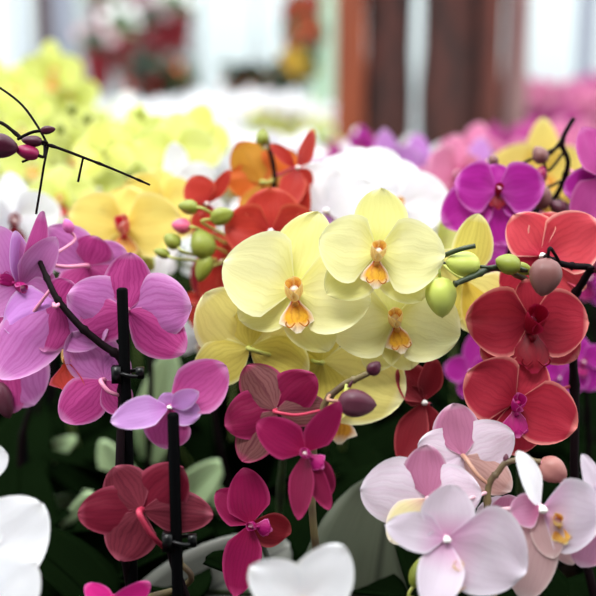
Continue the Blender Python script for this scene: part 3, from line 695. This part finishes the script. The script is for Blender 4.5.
def gflower(root, c, yaw, pitch, rad, pm, sm, lip, lod, rnd, tgt, ped):
    F = Matrix((RT, Vector((0, 0, 1)), Vector((0, -1, 0)))).transposed().to_4x4() @ Matrix.Rotation(R(yaw), 4, 'Y') @ Matrix.Rotation(R(pitch), 4, 'X') @ Matrix.Rotation(R(rnd.uniform(-12, 12)), 4, 'Z')
    Mw = Matrix.Translation(c - root.location) @ F @ Matrix.Scale(rad, 4)
    if lod:
        fl = bpy.data.objects.new('flower', far_flower_mesh(pm, sm, lip[0], rnd.randint(0, 3))); COL.objects.link(fl)
        fl.parent = root; fl.matrix_local = Mw
    else:
        fl = bpy.data.objects.new('flower', column_mesh('column_white')); COL.objects.link(fl); fl.parent = root; fl.matrix_local = Mw
        for kind, ang, li in (('S', 90, -5), ('S', 215, -5), ('S', -35, -5), ('P', 172, 8), ('P', 8, 8)):
            o = link('petal' if kind == 'P' else 'sepal', shared_tepal(kind, pm if kind == 'P' else sm, rnd.randint(0, 2)), pm, fl)
            o.matrix_local = xf((0, 0, .03 if kind == 'P' else -.02), rz=ang - 90 + rnd.uniform(-6, 6), rx=li + rnd.uniform(-8, 12))
        o = link('lip', lip_mesh(tuple(lip), 1), lip[0], fl)
        Mi = (Matrix.Translation(c) @ F @ Matrix.Scale(rad, 4)).inverted(); bk = F.to_3x3() @ Vector((0, 0, -1))
        pts = [c, c + bk * .012, tgt]; mb = MB(); tube(mb, [Mi @ p for p in smooth_path(pts, 3)], .0013 / rad, 6)
        link('pedicel', mb.mesh(), ped, fl)
GN = 0
PAL = {
 'lemon': ('petal_lemon', 'petal_lemon', GOLD, 'pedicel_green', 'bud_yellow_green', 'stem_green'),
 'yellow': ('petal_soft_yellow', 'petal_soft_yellow', GOLD, 'pedicel_green', 'bud_yellow_green', 'stem_green'),
 'white': ('petal_white', 'petal_white', GOLD, 'pedicel_green', 'bud_green', 'stem_green'),
 'redlip': ('petal_white', 'petal_white', RED, 'pedicel_green', 'bud_green', 'stem_dark'),
 'far_magenta': ('petal_orchid_far', 'petal_orchid_far', MAG, 'pedicel_pink', 'bud_fuchsia', 'stem_dark'),
 'magenta': ('petal_magenta', 'petal_magenta', MAG, 'pedicel_pink', 'bud_fuchsia', 'stem_dark'),
 'pink': ('petal_pink_far', 'petal_pink_far', MAG, 'pedicel_pink', 'bud_lilac', 'stem_dark'),
 'lilac': ('petal_lilac_light', 'petal_lilac_light', MAG, 'pedicel_pink', 'bud_lilac', 'stem_dark'),
 'coral': ('petal_coral', 'petal_coral', RED, 'pedicel_red', 'bud_brown_pink', 'stem_dark'),
}
def gplant(x, y, ztop, pal, label, group=None, nfl=6, lod=0, rad=.040, bz=BZ, side=None, nleaf=4, nbud=2, seed=None, pot='pot_black', spread=.05):
    global GN; GN += 1
    rnd = random.Random(seed if seed is not None else GN * 13 + 5)
    pm, sm, lip, ped, bm_, st = PAL[pal]
    side = side if side is not None else rnd.choice((-1, 1))
    ex = side * rnd.uniform(.05, .10); x -= ex * .75
    fx, fy = free_spot(x, y, bz)
    root = thing('orchid_plant', label, 'orchid', (fx, fy, bz), group)
    pot_and_leaves(root, rnd, pot, nleaf)
    b = Vector((fx, fy, bz))
    path = smooth_path([b + Vector((0, 0, .105)), b + Vector((.01 * side, 0, .2)), Vector((x + .006 * side, y, ztop - .10)), Vector((x + ex * .35, y - .015, ztop - .03)), Vector((x + ex, y - .04, ztop)), Vector((x + ex * 1.6, y - .06, ztop - .025))], 7)
    stem_obj(root, path, st, .0026, .0012)
    s = stake_obj(root, Vector((fx - .012 * side, fy + .006, ztop - .12)), r=.0024)
    n = len(path)
    for k in range(nfl):
        t = path[int(n * (.52 + .42 * k / max(1, nfl - 1)))]
        c = t + Vector(((1 if k % 2 else -1) * rnd.uniform(.4, 1) * spread * .8, -rnd.uniform(.01, .03), rnd.uniform(-.02, .02)))
        gflower(root, c, rnd.uniform(-45, 45), rnd.uniform(-15, 25), rad * rnd.uniform(.9, 1.08), pm, sm, lip, lod, rnd, t, ped)
    for k in range(nbud):
        t = path[-1 - k * 2]; q = Euler((rnd.uniform(-1, 1), rnd.uniform(.4, 1.6) * side, 0)).to_matrix().to_4x4()
        bo = link('bud', bud_mesh(bm_), bm_, root); sz = rnd.uniform(.010, .016)
        bo.matrix_local = Matrix.Translation(t - root.location) @ q @ Matrix.Diagonal((sz * .8, sz * .8, sz, 1))
    return root
def gp(px, py, d, *a, **k):
    """flower cluster top at pixel, returns plant"""
    p = P(px, py, d); return gplant(p.x, p.y, p.z, *a, **k)

# specific mid-ground plants
LM = ('petal_lemon', 'petal_lemon')
def five(a=0, k=1.0): return [('P', 170 + a, 34 * k, 38 * k), ('P', 10 + a, 34 * k, 38 * k), ('S', 90 + a, 34 * k, 28 * k), ('S', 218 + a, 34 * k, 26 * k), ('S', -38 + a, 34 * k, 26 * k)]
r, pl = fg_plant('pale lemon orchid with orange lips just left above the warm yellow flower', -.22, .98, [(70, 420, .96), (68, 260, .95), (74, 200, .94), (90, 165, .93), (104, 140, .92)], 'stem_green')
flower(r, pl, 62, 200, .90, five(5, 1.05), LM, OPK, .9, Rpx=32, ped='pedicel_green')
flower(r, pl, 98, 190, .91, five(-10, 1.0), LM, None, Rpx=30, ped='pedicel_green', yaw=25)
flower(r, pl, 104, 152, .90, five(12, .95), LM, None, Rpx=30, ped='pedicel_green', back=True)
for (x, y) in ((72, 108), (88, 118), (60, 128)): bud(r, x, y, .92, 90, 13, 11, 'bud_green', path=pl)
r, pl = fg_plant('tall pale lemon orchid above the warm yellow flower, facing the viewer', -.13, 1.02, [(170, 420, 1.0), (170, 260, .99), (172, 190, .98), (165, 150, .97), (150, 125, .96)], 'stem_green')
flower(r, pl, 175, 152, .93, five(0, 1.2), LM, GOLD, .8, Rpx=34, ped='pedicel_green')
flower(r, pl, 146, 142, .95, five(20, 1.05), LM, None, Rpx=32, ped='pedicel_green', yaw=30)
flower(r, pl, 196, 138, .98, five(-15, 1.0), LM, None, Rpx=32, ped='pedicel_green', back=True)
bud(r, 140, 110, .95, 100, 13, 11, 'bud_yellow_green', path=pl)
gp(2, 182, .86, 'redlip', 'white orchid with dark red lips at the left edge under the maroon buds', side=-1, rad=.040, nfl=4, spread=.03)
gp(200, 188, .93, 'white', 'white orchid just behind the orange orchid with green buds', side=-1, rad=.036, nfl=5, spread=.03)
gp(190, 255, .86, 'white', 'low white orchid glimpsed under the green buds left of centre', side=-1, rad=.036, nfl=4)
gp(105, 138, 1.12, 'lemon', 'budding lemon orchid at the left behind the crossing dark stem', side=-1, rad=.036, nfl=4, nbud=4)
gp(522, 196, .98, 'yellow', 'warm yellow orchid behind the magenta one on the right', side=1, rad=.06, nfl=4)
gp(452, 182, 1.02, 'pink', 'pink orchid between the white bloom and the magenta flower', side=-1, rad=.04, nfl=5)
gp(585, 215, .86, 'magenta', 'deep magenta orchid behind the round brown buds', side=-1, rad=.036, nfl=5)
gp(356, 186, 1.15, 'magenta', 'blurred magenta orchid behind the white blooms at centre', side=1, rad=.04, nfl=5)
gp(306, 140, 1.25, 'magenta', 'small magenta flowered orchid rising behind the scarlet petals', side=1, rad=.022, nfl=2, nbud=1, spread=.02)
gp(400, 165, 1.1, 'lilac', 'pale lilac orchid behind the white flower at centre', side=1, rad=.04, nfl=4)
gp(40, 80, 1.45, 'lemon', 'tallest blurred lemon orchid at the far left', side=-1, rad=.045, nfl=7)
gp(475, 205, .92, 'magenta', 'magenta orchid partly hidden behind the vivid magenta bloom', side=-1, rad=.036, nfl=4)
# massed rows behind
rr = random.Random(5)
GL = {
 'lemon': ('blurred pale lemon orchid in the massed rows behind on the left', 'lemon orchids massed behind on the left'),
 'white': ('blurred white orchid in the massed rows behind the middle', 'white orchids massed behind the middle'),
 'pink': ('blurred pink orchid in the massed rows behind on the right', 'pink orchids massed behind on the right'),
 'far_magenta': ('blurred magenta orchid in the massed rows behind on the right', 'magenta orchids massed behind on the right'),
}
spots = []
for row, d in enumerate((1.25, 1.42, 1.6, 1.8, 2.02, 2.26)):
    n = int(d * .66 / .115)
    for i in range(n + 1):
        px = -20 + 636 * (i + .5 * (row % 2)) / n + rr.uniform(-8, 8)
        if px > 620: continue
        if px < 185: top = rr.uniform(88, 120) if px < 55 else rr.uniform(128, 152); pal = 'lemon' if px < 130 or rr.random() < .8 else 'white'
        elif px < 250: top = rr.uniform(130, 158); pal = 'white' if rr.random() < .4 else 'lemon'
        elif px < 330: top = rr.uniform(145, 165); pal = rr.choice(('white', 'lemon', 'white'))
        elif px < 430: top = rr.uniform(160, 180); pal = rr.choice(('white', 'far_magenta', 'pink'))
        elif px < 500: top = rr.uniform(165, 188); pal = rr.choice(('pink', 'far_magenta'))
        else: top = rr.uniform(158, 178) if d < 1.7 else rr.uniform(132, 160); pal = rr.choice(('pink', 'pink', 'far_magenta'))
        lb, g = GL[pal]
        gp(px, top, d, pal, lb, g, lod=1, nfl=6, rad=.042, nleaf=3, nbud=1)

# dark filler: leafy plants close behind, low in the frame (stems, stakes, leaves)
def leafy(px, d, label, seed, nst=2, ztop=1.26, pot='pot_black', group=None, maxd=None):
    p = P(px, 300, d); q = free_spot(p.x, p.y, BZ, maxd)
    if not q: return None
    p = Vector((q[0], q[1], 0)); root = thing('orchid_plant', label, 'orchid', (p.x, p.y, BZ), group); rnd = random.Random(seed)
    pot_and_leaves(root, rnd, pot, 5, leafscale=1.1)
    for k in range(nst):
        ox = rnd.uniform(-.03, .03); oy = rnd.uniform(-.02, .02)
        b = Vector((p.x, p.y, BZ))
        path = smooth_path([b + Vector((0, 0, .105)), b + Vector((ox, oy, .2)), Vector((p.x + ox * 1.2, p.y + oy, ztop - .05)), Vector((p.x + ox * 2, p.y - .01, ztop))], 6)
        stem_obj(root, path, 'stem_dark', .0034, .0022)
        stake_obj(root, Vector((p.x + ox + .007, p.y + oy + .003, ztop - .01 - .03 * k)), r=.0030)
    return root
lf = [(20, .80), (62, .78), (100, .86), (150, .80), (195, .88), (235, .82), (330, .84), (365, .80), (400, .88), (455, .82), (500, .90), (545, .84), (590, .94),
      (40, 1.0), (110, 1.02), (170, 1.05), (230, 1.0), (290, 1.03), (350, 1.02), (420, 1.05), (480, 1.03), (560, 1.05),
      (10, 1.15), (80, 1.15), (140, 1.18), (210, 1.16), (270, 1.17), (330, 1.15), (400, 1.18), (470, 1.16), (530, 1.18), (590, 1.16)]
for k, (px, d) in enumerate(lf):
    leafy(px, d, 'dark stemmed leafy orchid standing in the shade among the front rows', 40 + k, 4 if d < .95 else 3, group='leafy orchids in the shade below the flowers', pot='pot_black', ztop=1.22 if d < .95 else 1.26, maxd=.12)
r = leafy(78, .86, 'leafy orchid in a grey green pot at the lower left', 91, 1, pot='pot_grey_green')
extra_leaf(r, (70, 560, .84), (92, 492, .80), 34, 'leaf_painted_highlight')
r = leafy(40, .92, 'leafy orchid with leaf tips painted pale as highlights at the lower left', 97, 1)
for a, b, w_ in (((30, 520, .95), (92, 494, .92), 26), ((56, 470, .96), (12, 474, .93), 14), ((50, 560, .93), (100, 536, .90), 16), ((20, 470, .96), (76, 438, .93), 22)): extra_leaf(r, a, b, w_, 'leaf_painted_highlight', sag=.12)  # pale leaf colour imitates glints on glossy leaves
r = leafy(215, .93, 'leafy orchid with a leaf tip painted pale as a highlight under the wine flowers', 98, 1)
for a, b, w_ in (((230, 520, .93), (205, 470, .90), 18),): extra_leaf(r, a, b, w_, 'leaf_painted_highlight', sag=.12)
r = leaf_plant('orchid leaf with painted grey sheen leaning at the bottom left of the crimson flower', -.10, .80, [((110, 640, .74), (290, 545, .72), 95, 'leaf_painted_sheen')])  # grey colour stands in for the reflected sheen of a glossy leaf
r = leafy(160, .94, 'leafy orchid with leaves painted bright as highlights under the lilac flowers', 95, 1)
extra_leaf(r, (150, 470, .93), (172, 350, .88), 44, 'leaf_painted_highlight')  # bright colour paints the highlight onto the leaf
extra_leaf(r, (160, 520, .93), (222, 462, .86), 40, 'leaf_painted_highlight')
extra_leaf(r, (150, 520, .93), (102, 440, .88), 36, 'leaf_painted_highlight')

# ------------------------------------------------------------------ the bench
t = thing('display_bench', 'dark topped display bench the orchid pots stand on', 'bench', (0, 1.45, 0))
mb = MB(); box(mb, (0, 0, BZ - .02), (3.4, 2.3, .04)); link('bench_top', mb.mesh(), 'bench_dark', t, False)
for sx in (-1.6, -.0, 1.6):
    for sy in (-1.05, 1.05):
        mb = MB(); box(mb, (sx, sy, (BZ - .04) / 2), (.05, .05, BZ - .04)); link('leg', mb.mesh(), 'bench_metal', t, False)

# ------------------------------------------------------------------ background
simple('floor_concrete', (150,150,146), .8, c2=(130,128,124), scale=2)
simple('frame_white', (220,226,228), .5); simple('frame_grey', (128,132,146), .5); simple('post_maroon', (66,48,54), .6)
simple('wood_orange', (150,72,34), .6, c2=(110,46,22), scale=7, stretch=(6, 6, .5), bump=.3)
simple('bark_dark', (44,26,24), .9, c2=(78,40,34), scale=14, stretch=(2, 2, .6), bump=1)
simple('bark_red', (104,50,38), .9, c2=(60,30,28), scale=10, stretch=(4, 4, .4), bump=.6)
simple('bark_greypink', (150,120,118), .9, c2=(120,84,84), scale=8, stretch=(4, 4, .4), bump=.4)
simple('foliage', (28,50,24), .6, c2=(60,88,42), scale=9); simple('foliage_dark', (18,34,18), .6, c2=(36,56,28), scale=9); simple('foliage_light', (150,176,140), .5, c2=(110,140,100), scale=9)
simple('paint_green', (150,176,150), .6); simple('red_pot', (130,14,32), .5); simple('basket_brown', (84,60,44), .8, c2=(60,40,30), scale=30, bump=.6)
simple('blossom_red', (160,40,40), .5); simple('blossom_orange', (186,84,40), .5); simple('blossom_yellow', (200,160,50), .5); simple('blossom_blush', (190,160,166), .5); simple('blossom_white', (240,240,240), .5)
simple('blossom_violet', (190,150,210), .5)
m, nt, N, L = newmat('glass')
o_ = N.new('ShaderNodeOutputMaterial'); tr = N.new('ShaderNodeBsdfTransparent'); tr.inputs[0].default_value = (.93, .97, .97, 1)
gl = N.new('ShaderNodeBsdfGlossy'); gl.inputs['Roughness'].default_value = .1; mx = N.new('ShaderNodeMixShader'); mx.inputs[0].default_value = .06
L.new(tr.outputs[0], mx.inputs[1]); L.new(gl.outputs[0], mx.inputs[2]); L.new(mx.outputs[0], o_.inputs[0])

def struct(name, mb, m):
    o = link(name, mb.mesh(name), m, None, False); o['kind'] = 'structure'; return o
mb = MB(); box(mb, (0, 5, -.05), (16, 14, .1)); struct('floor', mb, 'floor_concrete')
YB = 9.0
mb = MB(); box(mb, (0, YB, .45), (12, .12, .9)); box(mb, (0, YB, 3.95), (12, .12, .3)); 
struct('wall_back', mb, 'frame_white')
wx = [-5.2, -3.9, -2.6, -1.3, 0, 1.3, 2.6, 3.9, 5.2]
for i in range(len(wx) - 1):
    mb = MB(); a, b = wx[i], wx[i + 1]
    for x in (a + .03, b - .03): box(mb, (x, YB, 2.35), (.05, .08, 2.9))
    box(mb, ((a + b) / 2, YB, .93), (1.3, .08, .06)); box(mb, ((a + b) / 2, YB, 3.77), (1.3, .08, .06))
    w = struct('window_%d' % (i + 1), mb, 'frame_white' if i % 2 else 'frame_grey')
    mb = MB(); box(mb, ((a + b) / 2, YB, 2.35), (1.2, .008, 2.8)); g = link('pane', mb.mesh(), 'glass', w, False)

def post(px0, px1, d, label, mat, round_=False, cat='post', name='wooden_post', z1=3.3):
    x0, x1 = P(px0, 60, d), P(px1, 60, d); c = (x0 + x1) / 2; w = (x1 - x0).length
    mb = MB()
    if round_:
        rnd = random.Random(int(px0)); prof = [(w / 2 * (1 + .06 * math.sin(k * 1.9) + (.25 if k == 0 else 0)), z1 * k / 24) for k in range(25)]
        lathe(mb, prof, 20, mod=lambda a, t: 1 + .10 * noise.noise(Vector((math.cos(a) * 2, math.sin(a) * 2, t * 5 + px0))) + .05 * math.sin(a * 7))
    else:
        box(mb, (0, 0, z1 / 2), (w, w, z1)); box(mb, (0, 0, .05), (w * 1.3, w * 1.3, .1))
    o = link(name, mb.mesh(name), mat, None, round_); o.location = (c.x, c.y, 0); o['label'] = label; o['category'] = cat
    return o
post(336, 364, 2.95, 'square orange brown wooden post left of the dark trunks', 'wood_orange')
post(365, 413, 3.0, 'dark rough tree trunk just right of the orange brown post', 'bark_dark', True, 'tree trunk', 'tree_trunk')
post(423, 481, 2.98, 'widest dark tree trunk right of the pale gap', 'bark_dark', True, 'tree trunk', 'tree_trunk')
post(481, 502, 2.9, 'slim reddish trunk touching the right side of the widest trunk', 'bark_red', True, 'tree trunk', 'tree_trunk')
post(503, 528, 2.98, 'pale brown trunk furthest right of the trunks', 'bark_greypink', True, 'tree trunk', 'tree_trunk')
post(38, 53, 5.5, 'dark narrow post at the upper left before the windows', 'post_maroon')
post(56, 78, 6.5, 'grey lavender column just right of the dark narrow post', 'frame_grey')
post(577, 592, 6.0, 'grey post at the upper right corner', 'frame_grey')
post(311, 334, 5.5, 'pale green painted post left of the orange brown post', 'paint_green')

def foliage_mesh(rad, n, seed, flat=.7, leaf=.05):
    rnd = random.Random(seed); mb = MB()
    for k in range(n):
        v = Vector((rnd.gauss(0, 1), rnd.gauss(0, 1), rnd.gauss(0, 1))).normalized() * rad * rnd.uniform(.45, 1); v.z *= flat
        M = Matrix.Translation(v) @ Euler((rnd.uniform(-1, 1), rnd.uniform(-1, 1), rnd.uniform(0, 6.3))).to_matrix().to_4x4()
        tepal_grid('E', leaf * rnd.uniform(.7, 1.3), leaf * .55, .1, -.2, 0, nu=4, nv=2, M=M, mb=mb)
    return mb.mesh('foliage')
def blossom_mesh(mat, s):
    mb = MB()
    for k in range(5):
        tepal_grid('P', s, s * .9, .1, -.05, .02, nu=4, nv=3, seed=k, M=xf((0, 0, 0), rz=k * 72, rx=15), mb=mb)
    me = mb.mesh('blossom'); me.materials.append(MATS[mat]); me.shade_smooth(); return me
def planter(name, px, py, d, label, cat, potmat, rad, fol, blossoms, seed, drop=0, group=None, hang=True, flat=.7, leaf=.05, colh=None):
    """bushy planter hanging from a wire or standing on a stool"""
    rnd = random.Random(seed); c = P(px, py, d); root = thing(name, label, cat, c, group)
    pr = rad * .55; mb = MB()
    lathe(mb, [(pr * .6, -rad * .9), (pr * .8, -rad * .85), (pr, -rad * .15), (pr * 1.08, -rad * .15), (pr * 1.08, -rad * .05), (pr * .9, -rad * .06)], 18)
    link('pot', mb.mesh(), potmat, root)
    f = link('foliage', foliage_mesh(rad, int(260), seed, flat, leaf), fol, root); f['kind'] = 'stuff'
    if colh: f.scale = (1, 1, colh)
    for mat, n, s in blossoms:
        me = blossom_mesh(mat, s)
        for k in range(n):
            a = rnd.uniform(math.pi, 2 * math.pi); zz = rnd.uniform(-.6, .9)
            b = bpy.data.objects.new('blossom', me); COL.objects.link(b); b.parent = root
            v = Vector((math.cos(a) * rad * .85, math.sin(a) * rad * .85, zz * rad * flat * (colh or 1)))
            b.location = v; b.rotation_euler = (R(90), 0, rnd.uniform(-.6, .6))
    if hang:
        mb = MB()
        for a in (0, 2.1, 4.2): tube(mb, [(pr * math.cos(a), pr * math.sin(a), -rad * .08), (0, 0, rad * 1.6)], .003, 5)
        tube(mb, [(0, 0, rad * 1.6), (0, 0, 3.55 - c.z)], .003, 5); link('hanger', mb.mesh(), 'wire_dark', root)
    return root
# overhead rail the hanging things are tied to
for i, yy in enumerate((P(0, 0, 4.0).y, P(0, 0, 5.0).y)):
    mb = MB(); box(mb, (0, yy, 3.57), (9, .06, .06)); o = struct('trim_%d' % (i + 1), mb, 'frame_white')
    for sx in (-4.4, 4.4):
        mb = MB(); box(mb, (sx, yy, 1.785), (.06, .06, 3.57)); q = link('trim_post', mb.mesh(), 'frame_white', o, False)
# red hanging pots over the pale back
for k, (px, py, lab, bl) in enumerate((
    (98, 52, 'red hanging pot lowest on the left of the flower wall', 'blossom_blush'),
    (124, 34, 'red hanging pot second from left on the flower wall', 'blossom_white'),
    (152, 28, 'red hanging pot in the middle of the flower wall', 'blossom_blush'),
    (176, 14, 'red hanging pot at the right of the flower wall', 'blossom_white'),
    (137, -10, 'red hanging pot cut off by the top edge', 'blossom_blush'),
    (105, 2, 'red hanging pot highest on the left with blush flowers', 'blossom_blush'))):
    d = 5.0; c = P(px, py, d)
    root = thing('hanging_pot', lab, 'hanging pot', c)
    mb = MB(); lathe(mb, [(.046, -.20), (.056, -.195), (.080, -.03), (.086, -.03), (.086, 0), (.074, -.005)], 16); link('pot', mb.mesh(), 'red_pot', root)
    f = link('foliage', foliage_mesh(.12, 110, k, .7, .06), 'foliage_light' if k % 2 else 'foliage', root); f['kind'] = 'stuff'; f.location = (0, 0, .05)
    me = blossom_mesh(bl, .036)
    for j in range(4):
        b = bpy.data.objects.new('blossom', me); COL.objects.link(b); b.parent = root; a = j * .9
        b.location = (math.cos(a) * .09, -.08, .06 + math.sin(a) * .07); b.rotation_euler = (R(80), 0, .3 * math.sin(j))
    mb = MB()
    for a in (0, 2.1, 4.2): tube(mb, [(.054 * math.cos(a), .054 * math.sin(a), -.01), (0, 0, .3)], .002, 5)
    tube(mb, [(0, 0, .3), (0, 0, 3.55 - c.z)], .002, 5); link('hanger', mb.mesh(), 'wire_dark', root)
c = P(138, 40, 5.35); mb = MB(); w_ = 122 / FPX * 5.35
simple('trellis_grey', (150,158,160), .6)
for k in range(15): box(mb, (-w_ / 2 + w_ * k / 14, 0, 1.6), (.028, .02, 3.2))
for k in range(28): box(mb, (0, .02, .1 + k * .112), (w_, .02, .028))
o = link('trellis', mb.mesh(), 'trellis_grey', None, False); o.location = (c.x, c.y, 0); o['label'] = 'grey lattice trellis behind the red hanging pots'; o['category'] = 'trellis'
planter('flower_basket', 150, 74, 4.0, 'round basket of green leaves and red flowers hanging at upper left', 'hanging basket', 'basket_brown', .12, 'foliage_dark', (('blossom_red', 8, .028),), 21, leaf=.07)
planter('flower_basket', 176, 78, 4.0, 'smaller green basket right beside the round red flowered one', 'hanging basket', 'basket_brown', .08, 'foliage', (('blossom_orange', 5, .025),), 22)
planter('flower_basket', 256, 90, 4.0, 'dark green basket with orange flowers at upper centre', 'hanging basket', 'basket_brown', .15, 'foliage_dark', (('blossom_orange', 6, .026), ('blossom_red', 2, .022)), 23, flat=.6, leaf=.10)
planter('flower_basket', 302, 26, 4.0, 'tall trailing basket of red and orange flowers beside the pale green post', 'hanging basket', 'basket_brown', .07, 'foliage', (('blossom_red', 16, .035), ('blossom_orange', 10, .035)), 24, colh=2.6)
planter('flower_basket', 300, 66, 4.0, 'small basket of yellow flowers below the tall trailing one', 'hanging basket', 'basket_brown', .07, 'foliage', (('blossom_yellow', 12, .035),), 25)

# second bench far back with tall pink orchids on the right, white ones on the left
t = thing('display_bench', 'pale display bench further back carrying the tall pink orchids', 'bench', (0, 3.95, 0))
simple('bench_pale', (200,202,200), .6)
B2 = 1.0
mb = MB(); box(mb, (0, 0, B2 - .02), (5.2, 1.5, .04)); link('bench_top', mb.mesh(), 'bench_pale', t, False)
for sx in (-2.5, 2.5):
    for sy in (-.7, .7):
        mb = MB(); box(mb, (sx, sy, (B2 - .04) / 2), (.05, .05, B2 - .04)); link('leg', mb.mesh(), 'bench_metal', t, False)
for k in range(34):
    px = rr.uniform(500, 650); d = rr.uniform(3.45, 4.5)
    if 425 < px < 535 and d < 4.3: d = rr.uniform(4.2, 4.6) if rr.random() < .5 else rr.uniform(3.25, 3.4) + .0
    top = rr.uniform(85, 150)
    gp(px, top, d, rr.choice(('pink', 'pink', 'far_magenta', 'pink')), 'tall pink or magenta orchid on the far bench behind the right hand rows', 'pink orchids on the far bench', lod=1, nfl=8, rad=.05, bz=B2, nleaf=3, nbud=1, spread=.09)
for k in range(20):
    px = rr.uniform(60, 330); d = rr.uniform(3.4, 4.4)
    gp(px, rr.uniform(98, 118), d, 'white' if px < 230 else rr.choice(('white', 'lemon')), 'white or lemon orchid on the far bench behind the left hand rows', 'white orchids on the far bench', lod=1, nfl=8, rad=.05, bz=B2, nleaf=3, nbud=1, spread=.08)

# ------------------------------------------------------------------ light
w = bpy.data.worlds.new('sky'); SC.world = w; w.use_nodes = True
nt = w.node_tree; N, L = nt.nodes, nt.links; bg = N['Background']
tc = N.new('ShaderNodeTexCoord'); sx = N.new('ShaderNodeSeparateXYZ'); L.new(tc.outputs['Generated'], sx.inputs[0])
mr = N.new('ShaderNodeMapRange'); mr.inputs[1].default_value = 0; mr.inputs[2].default_value = 1; mr.inputs[3].default_value = .72; mr.inputs[4].default_value = 2.9
L.new(sx.outputs[2], mr.inputs[0]); L.new(mr.outputs[0], bg.inputs[1]); bg.inputs[0].default_value = (.93, .98, 1.0, 1)
sd = bpy.data.lights.new('sun', 'SUN'); sd.energy = 2.4; sd.angle = R(25); sd.color = (1, .98, .95)
so = bpy.data.objects.new('sun', sd); COL.objects.link(so); so.rotation_euler = (R(30), R(-15), 0); so.location = (0, 0, 6)
simple('wall_shade', (70,72,70), .8)
mb = MB(); box(mb, (0, -1.6, 2.2), (9, .1, 4.4)); struct('wall_light_blocker', mb, 'wall_shade')  # unseen wall added behind the camera to cut light from the front
